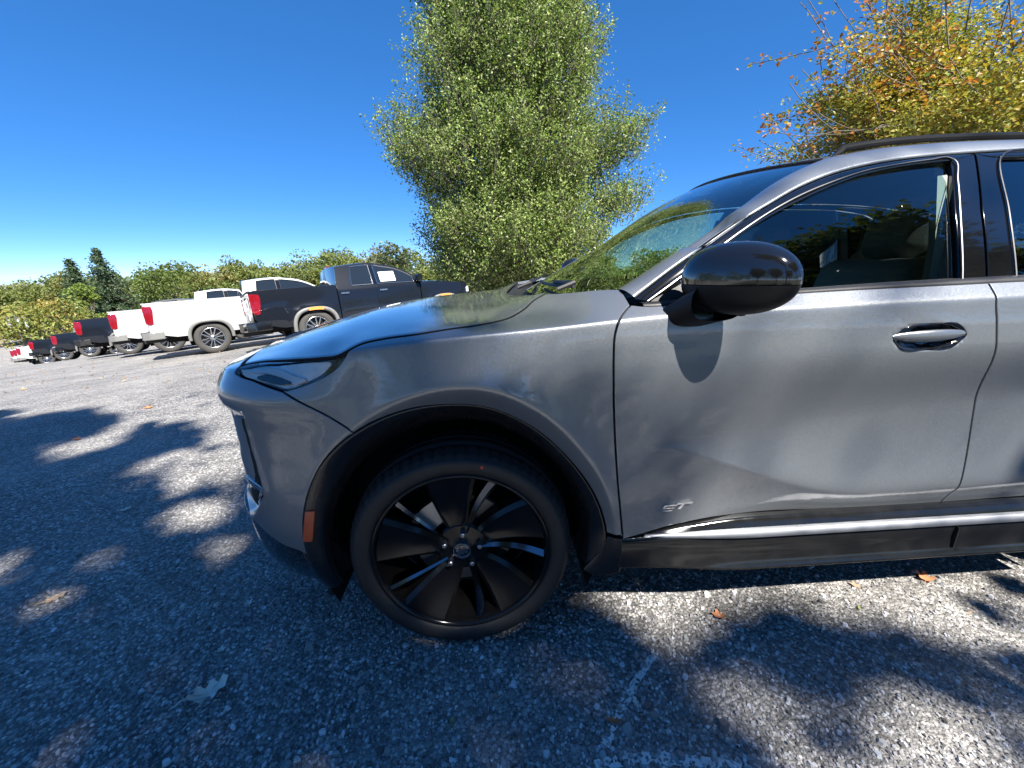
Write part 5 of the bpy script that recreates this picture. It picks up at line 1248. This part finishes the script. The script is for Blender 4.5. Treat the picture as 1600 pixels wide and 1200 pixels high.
# --- round and pointed trees down the slope
def blob_tree(name, base, top_z, rx, pal, w, label, n=2600, leaf=.42, seed=1, group=None, shape='round', low=.12):
    r = np.random.default_rng(seed); bx, by, bz = base; H = top_z-bz; LP = []; LC = []; segs = [((bx, by, bz-.3), (bx, by, bz+H*.75), .22, .05)]
    if shape == 'spruce':
        tiers = 22
        for t in range(tiers):
            f = t/(tiers-1); z = bz+H*(.10+.90*f); R = rx*(1-f)**.85*r.uniform(.85, 1.1)+.08
            for b in range(int(10+16*(1-f))):
                a = r.uniform(0, 6.28); k = max(8, int(44*(1-f*.7))); u = r.uniform(.05, 1, k); L = R*r.uniform(.75, 1.15)
                q = np.stack([bx+np.cos(a)*u*L, by+np.sin(a)*u*L, z-u*L*.28+.25*u*u*L], -1)+r.normal(0, 1, (k, 3))*np.array([.2, .2, .16]); LP.append(q); LC.append(mixcols(r, k, pal, w)); segs.append(((bx, by, z), (bx+math.cos(a)*L*.9, by+math.sin(a)*L*.9, z-L*.2), .04, .01))
    else:
        nb = 34
        for b in range(nb):
            v = r.normal(0, 1, 3); v /= np.linalg.norm(v); v *= r.uniform(.35, 1)**.5; c = np.array([bx, by, bz+H*(.5+low/2)])+v*np.array([rx*.8, rx*.8, H*(.5-low/2)*.82]); R = rx*r.uniform(.22, .42)
            k = n//nb; d = r.normal(0, 1, (k, 3)); d /= np.linalg.norm(d, axis=1)[:, None]; d[:, 2] *= .75; LP.append(c+d*R*(r.uniform(.5, 1, k)**.4)[:, None]); LC.append((.5*mixcols(r, 1, pal, w)+.5*mixcols(r, k, pal, w))); segs.append(((bx, by, bz+H*.3), tuple(c), .06, .02))
    LP = np.concatenate(LP); LC = np.concatenate(LC)
    return LP, LC, segs, r
def at_px(px, py, z):                                   # a point seen in a direction, z metres ahead
    z = float(z); px = float(px); py = float(py); v = Vector(CAM_POS)+z*((px-800)/640*_r+(600-py)/640*_u+_f); return v.x, v.y, v.z
GREEN = [(.13, .18, .05), (.175, .225, .062), (.09, .14, .045), (.24, .255, .085)]
def single(name, px, py, z, rx, pal, w, label, seed, shape='round', leaf=.36, n=3200, low=.1):
    x, y, tz = at_px(px, py, z); b = (x, y, float(gz(x, y))); LP, LC, segs, r = blob_tree(name, b, tz, rx, pal, w, label, n=n, seed=seed, shape=shape, low=low)
    tree_obj(name, b, limbs_mesh('trunk', segs, MAT['bark'], 5), leaves_mesh('crown', LP, r.uniform(.6, 1.2, len(LP))*leaf, LC, up=.2, rng=r), label, 'trees down the slope behind the trucks')
SPR = [(.075, .12, .06), (.11, .165, .08), (.055, .09, .048)]
single('spruce_tree', 150, 392, 52, 5.0, SPR, (3, 2, 2), 'tallest dark spruce rising over the far trees at left', 31, 'spruce', .36)
single('spruce_tree', 108, 408, 56, 4.0, SPR, (3, 2, 2), 'smaller dark spruce just left of the tallest one', 32, 'spruce', .36)
single('roadside_tree', 66, 470, 44, 4.6, [(.33, .30, .08), (.22, .26, .07), (.36, .25, .07), (.14, .19, .05)], (3, 4, 1, 3), 'low tree with yellowing leaves behind the leftmost black pickup', 33, n=5200)
single('roadside_tree', 122, 436, 48, 2.3, [(.18, .24, .05), (.13, .19, .04)], (2, 2), 'slim bright green tree in front of the spruces', 34, n=2600)
single('roadside_tree', 268, 404, 50, 5.2, [(.10, .145, .03), (.14, .175, .04), (.07, .11, .028)], (3, 2, 2), 'broad green tree above the second white pickup', 35, n=5200)
single('roadside_tree', 612, 376, 40, 2.6, [(.085, .11, .05), (.11, .14, .06)], (2, 2), 'slender grey-green tree between the black pickup roof and the tall tree', 36, n=3000)
for k, (x, y, tz, rx, l) in enumerate([(-10.5, -13.5, 7.5, 3.8, 'left'), (-3.0, -15.5, 8.0, 4.0, 'middle'), (5.5, -16.5, 8.0, 4.0, 'right')]):  # row added out of view to darken what the car paint reflects
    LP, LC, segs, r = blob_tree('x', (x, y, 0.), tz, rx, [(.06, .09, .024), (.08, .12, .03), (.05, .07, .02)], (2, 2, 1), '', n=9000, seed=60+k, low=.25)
    tree_obj('roadside_tree', (x, y, 0.), limbs_mesh('trunk', segs, MAT['bark'], 5), leaves_mesh('crown', LP, r.uniform(.2, .36, len(LP)), LC, up=.5, rng=r), 'added dark green tree behind the photographer to darken the car reflections, '+l, 'added row of trees behind the photographer')
def wood():
    r = np.random.default_rng(41); LP = []; LC = []; sk = ([-200, 0, 50, 100, 190, 230, 280, 330, 380, 430, 480, 520, 560, 600, 650, 720, 1000, 1900], [445, 441, 436, 428, 428, 428, 408, 406, 400, 402, 397, 384, 392, 389, 392, 400, 400, 390])
    for k in range(134):
        px = -150+k*9.2+r.uniform(-6, 6) if k < 92 else 700+(k-92)*26; z = r.uniform(56, 84); x, y, tz = at_px(px, np.interp(px, *sk)+r.choice([-9, -3, 2, 9, 20]), z); b = (x, y, float(gz(x, y)))
        pal = [GREEN, [(.16, .195, .048), (.21, .22, .06), (.12, .155, .04)], [(.26, .22, .07), (.16, .18, .055), (.20, .185, .06)]][r.choice(3, p=[.5, .33, .17])]
        P_, C_, s_, _ = blob_tree('x', b, tz, r.uniform(3.2, 5.2), pal, np.ones(len(pal)), '', n=2300, seed=100+k); LP.append(P_); LC.append(C_)
    for k in range(60):                                  # the same wood goes on round the lot, behind the photographer
        a = math.radians(-200+k*4.4); d = r.uniform(34, 52); x, y = 4+d*math.cos(a), -4+d*math.sin(a)
        if y > 20 and x < 10: continue
        P_, C_, s_, _ = blob_tree('x', (x, y, float(gz(x, y))), float(gz(x, y))+r.uniform(7, 12), r.uniform(3.5, 5.5), GREEN, np.ones(4), '', n=900, seed=300+k); LP.append(P_); LC.append(C_)
    LP = np.concatenate(LP); LC = np.concatenate(LC)
    o = link('far_wood', leaves_mesh('far_wood', LP, r.uniform(.25, .6, len(LP)), LC, up=.2, rng=r)); tag(o, 'distant green wood along the horizon behind the trucks', 'trees', kind='stuff')
wood()
# ------------------------------------------------------------------ small things on the ground
MAT['leaf_tan'] = M_simple('dry_tan_leaf', (.42, .30, .20), .7, noise=.35, nscale=40)
MAT['leaf_pale'] = M_simple('dry_pale_leaf', (.78, .71, .62), .7, noise=.3, nscale=40)
MAT['leaf_orange'] = M_simple('dry_orange_leaf', (.48, .20, .09), .7, noise=.35, nscale=40)
MAT['leaf_green'] = M_simple('dry_green_leaf', (.30, .33, .12), .7, noise=.3, nscale=40)
def leaf_shape(seed, size, curl, kind):
    r = np.random.default_rng(seed); lob = 9 if kind == 'oak' else 5; n = 40; V = []; N = 5
    for k in range(N+1):
        f = k/N
        for i in range(n):
            a = 2*math.pi*i/n
            if kind == 'oak': x = math.cos(a)*1.0; y = math.sin(a)*(.42+.16*math.cos(lob*a*1.0+.6))
            else:
                R = .55+.42*abs(math.cos(lob*a/2))**1.6; x = R*math.cos(a); y = R*math.sin(a)*.95
            x *= f; y *= f
            z = curl*(x*x*.9+y*y*1.3)+.10*curl*math.sin(5*x+3*y+seed)+.03*math.sin(9*a)*f; V.append((x*size/2, y*size/2, z*size/2))
    V = np.array(V); V[:, 2] -= V[:, 2].min()-.004
    F = [[k*n+i, k*n+(i+1) % n, (k+1)*n+(i+1) % n, (k+1)*n+i] for k in range(N) for i in range(n)]
    mb = MB(); mb.add(V, F); return mb
def leaf(x, y, size, rot, mat, label, kind='oak', curl=.5, seed=1, tilt=0):
    e = empty('fallen_leaf', (x, y, float(gz(x, y))), rot); tag(e, label, 'leaf', 'fallen leaves on the asphalt')
    b = leaf_shape(seed, size, curl, kind).build('blade', MAT[mat], e, smooth='all'); b.rotation_euler = (tilt, 0, 0)
    sm = MB(); sm.tube([(-size*.48, 0, size*.24*curl+.006), (-size*.66, size*.05, size*.2*curl+.008), (-size*.8, size*.02, size*.15*curl+.006)], .0012, 5); sm.build('stem', MAT[mat], e)
LEAVES = [(328, 1083, .105, .3, 'leaf_pale', 'large crumpled pale leaf lying alone in the left foreground', 'oak', .9),
 (86, 936, .070, .5, 'leaf_tan', 'tan lobed leaf at the far left, in the patch of sun', 'oak', .25),
 (388, 944, .036, 1.9, 'leaf_pale', 'small white leaf left of the front tyre', 'maple', .4),
 (347, 1017, .026, .2, 'leaf_pale', 'tiny pale leaf scrap above the large crumpled leaf', 'maple', .5),
 (896, 951, .060, 2.6, 'leaf_tan', 'brown leaf just behind the front tyre', 'maple', .6),
 (996, 914, .045, 1.2, 'leaf_tan', 'brown leaf upright in the dark under the sill', 'maple', .9),
 (1122, 964, .050, 2.2, 'leaf_orange', 'orange leaf on the sunlit asphalt below the door badge', 'maple', .4),
 (1444, 904, .070, .4, 'leaf_orange', 'orange-tan leaf at the edge of the sill shadow, right side', 'maple', .4),
 (1336, 916, .040, .9, 'leaf_tan', 'faded tan leaf beside the sill shadow, middle of the door', 'maple', .2),
 (958, 1129, .042, 2.5, 'leaf_orange', 'orange leaf on the worn paint stripe', 'oak', .5),
 (993, 1100, .034, 1.2, 'leaf_pale', 'pale grey leaf just right of the worn paint stripe', 'oak', .3),
 (773, 1090, .024, .8, 'leaf_tan', 'small tan leaf scrap below the front tyre', 'maple', .4),
 (706, 1131, .028, 1.2, 'leaf_green', 'small green leaf near the bottom edge below the tyre', 'oak', .3),
 (1342, 951, .022, .5, 'leaf_green', 'tiny yellow-green leaf on the sunlit ground under the door handle', 'oak', .2),
 (196, 797, .055, .4, 'leaf_pale', 'pale leaf in the shaded asphalt left of the bumper', 'oak', .3),
 (232, 638, .085, .7, 'leaf_orange', 'orange leaf on the sunlit asphalt left of the headlight', 'maple', .3),
 (120, 687, .070, .2, 'leaf_orange', 'orange leaf at the edge of the tree shadow, left', 'maple', .3)]
def ground_px(px, py):
    d = (px-800)/640*_r+(600-py)/640*_u+_f; z = 0.0; p = None
    for _ in range(6):
        t = (z-CAM_POS[2])/d.z; p = Vector(CAM_POS)+d*t; z = float(gz(p.x, p.y))
    return p.x, p.y
LEAF_XY = [ground_px(a[0], a[1]) for a in LEAVES]
for i, (a, (x, y)) in enumerate(zip(LEAVES, LEAF_XY)):
    leaf(x, y, a[2], a[3]+.4, a[4], a[5], a[6], a[7], seed=i+1, tilt=.1 if a[7] < .8 else .35)
# drifts of far leaves against the truck wheels: too small to tell apart
r_ = np.random.default_rng(77); n_ = 240; lx = r_.uniform(-14, 1, n_); ly = 3.0+np.abs(r_.normal(0, 3.6, n_))-lx*.35
lp = np.stack([lx, ly, gz(lx, ly)+.012], -1); lm = leaves_mesh('leaf_litter', lp, r_.uniform(.04, .09, n_), mixcols(r_, n_, [(.40, .24, .12), (.40, .32, .22), (.42, .30, .14)], (1, 1, 1)), up=2.5, rng=r_)
tag(link('leaf_litter', lm), 'scattered small dry leaves across the lot near the trucks', 'leaves', kind='stuff')
# worn paint: a short stripe and the end of a curve, mostly rubbed off
def worn_paint():
    mt = bpy.data.materials.new('worn_white_paint'); mt.use_nodes = True; n = mt.node_tree.nodes; l = mt.node_tree.links; b = n['Principled BSDF']; o = n['Material Output']
    b.inputs['Base Color'].default_value = (.80, .79, .76, 1); b.inputs['Roughness'].default_value = .7
    ge = n.new('ShaderNodeNewGeometry'); v = n.new('ShaderNodeTexVoronoi'); v.inputs['Scale'].default_value = 110; t = n.new('ShaderNodeTexNoise'); t.inputs['Scale'].default_value = 22; t.inputs['Detail'].default_value = 8
    l.new(ge.outputs['Position'], v.inputs['Vector']); l.new(ge.outputs['Position'], t.inputs['Vector'])
    s = n.new('ShaderNodeSeparateColor'); l.new(v.outputs['Color'], s.inputs[0]); m_ = n.new('ShaderNodeMath'); m_.operation = 'MULTIPLY'; l.new(s.outputs[0], m_.inputs[0]); l.new(t.outputs['Fac'], m_.inputs[1])
    rp = n.new('ShaderNodeMapRange'); rp.inputs['From Min'].default_value = .10; rp.inputs['From Max'].default_value = .22; l.new(m_.outputs[0], rp.inputs['Value'])
    tr = n.new('ShaderNodeBsdfTransparent'); mx = n.new('ShaderNodeMixShader'); l.new(rp.outputs['Result'], mx.inputs[0]); l.new(tr.outputs[0], mx.inputs[1]); l.new(b.outputs[0], mx.inputs[2]); l.new(mx.outputs[0], o.inputs[0])
    return mt
MAT['worn_paint'] = worn_paint()
def stripe(pts, w, name):
    p = spl(np.array(pts), 8); t = np.gradient(p, axis=0); t /= np.linalg.norm(t, axis=1)[:, None]; nn = np.stack([-t[:, 1], t[:, 0]], -1); r2 = np.random.default_rng(3)
    wl = w*(.5+.18*r2.random(len(p)))[:, None]; L_ = p+nn*wl; R_ = p-nn*wl; V = np.concatenate([np.c_[L_, np.full(len(p), .0055)], np.c_[R_, np.full(len(p), .0055)]]); k = len(p)
    o = link(name, mesh_np(name, V, np.array([[i, i+1, k+i+1, k+i] for i in range(k-1)]), MAT['worn_paint'])); tag(o, kind='structure'); return o
stripe([ground_px(*q) for q in ((1025, 1018), (1003, 1050), (975, 1100), (945, 1165))], .020, 'worn_stripe_marking')
stripe([ground_px(*q) for q in ((930, 1197), (985, 1187), (1050, 1186), (1120, 1194), (1190, 1206))], .024, 'worn_curve_marking')
# lamp pole far down the slope
x, y, z = at_px(22, 492, 42); b = float(gz(x, y)); e = empty('utility_pole', (x, y, b)); tag(e, 'pale slim pole with crossarm at the left edge behind the far trucks', 'pole')
mb = MB(); mb.tube([(0, 0, 0), (0, 0, z-b)], [.14, .09], 8); mb.build('pole', MAT['grey_plastic'], e, smooth=True)
mb = MB(); mb.box((-1.0, -.06, z-b-.35), (1.2, .06, z-b-.23)); mb.build('crossarm', MAT['grey_plastic'], e)
for k in (-.7, .2, .9):
    mb = MB(); mb.lathe([(.0, .9), (.12, .85), (.16, .0), (.0, -.05)], (k, 0, z-b-1.3), axis=2, k=10); mb.build('insulator', MAT['white_paint'], e, smooth=True)

# dry twigs on the sunlit ground at the right
for pa, pb, l in (((1560, 1018), (1600, 1034), 'thin pale twig at the right edge of the sunlit ground'), ((1376, 1008), (1406, 1034), 'short dry twig in the tree shadow at lower right'), ((1500, 960), (1532, 950), 'short pale twig below the rear door')):
    a = ground_px(*pa); b = ground_px(*pb); mx_, my_ = (a[0]+b[0])/2, (a[1]+b[1])/2; e = empty('fallen_twig', (mx_, my_, 0)); tag(e, l, 'twig', 'dry twigs on the asphalt')
    dx, dy = (b[0]-a[0])/2, (b[1]-a[1])/2; mb = MB(); mb.tube([(-dx, -dy, .006), (-dx*.3+dy*.08, -dy*.3-dx*.08, .009), (dx*.4, dy*.4, .008), (dx, dy, .006)], [.0022, .0026, .002, .0012], 6); mb.build('stick', MAT['leaf_tan'], e, smooth=True)
    mb = MB(); mb.tube([(dx*.1, dy*.1, .009), (dx*.35-dy*.35, dy*.35+dx*.35, .011)], [.0016, .0008], 5); mb.build('side_shoot', MAT['leaf_tan'], e, smooth=True)
bpy.context.view_layer.update()
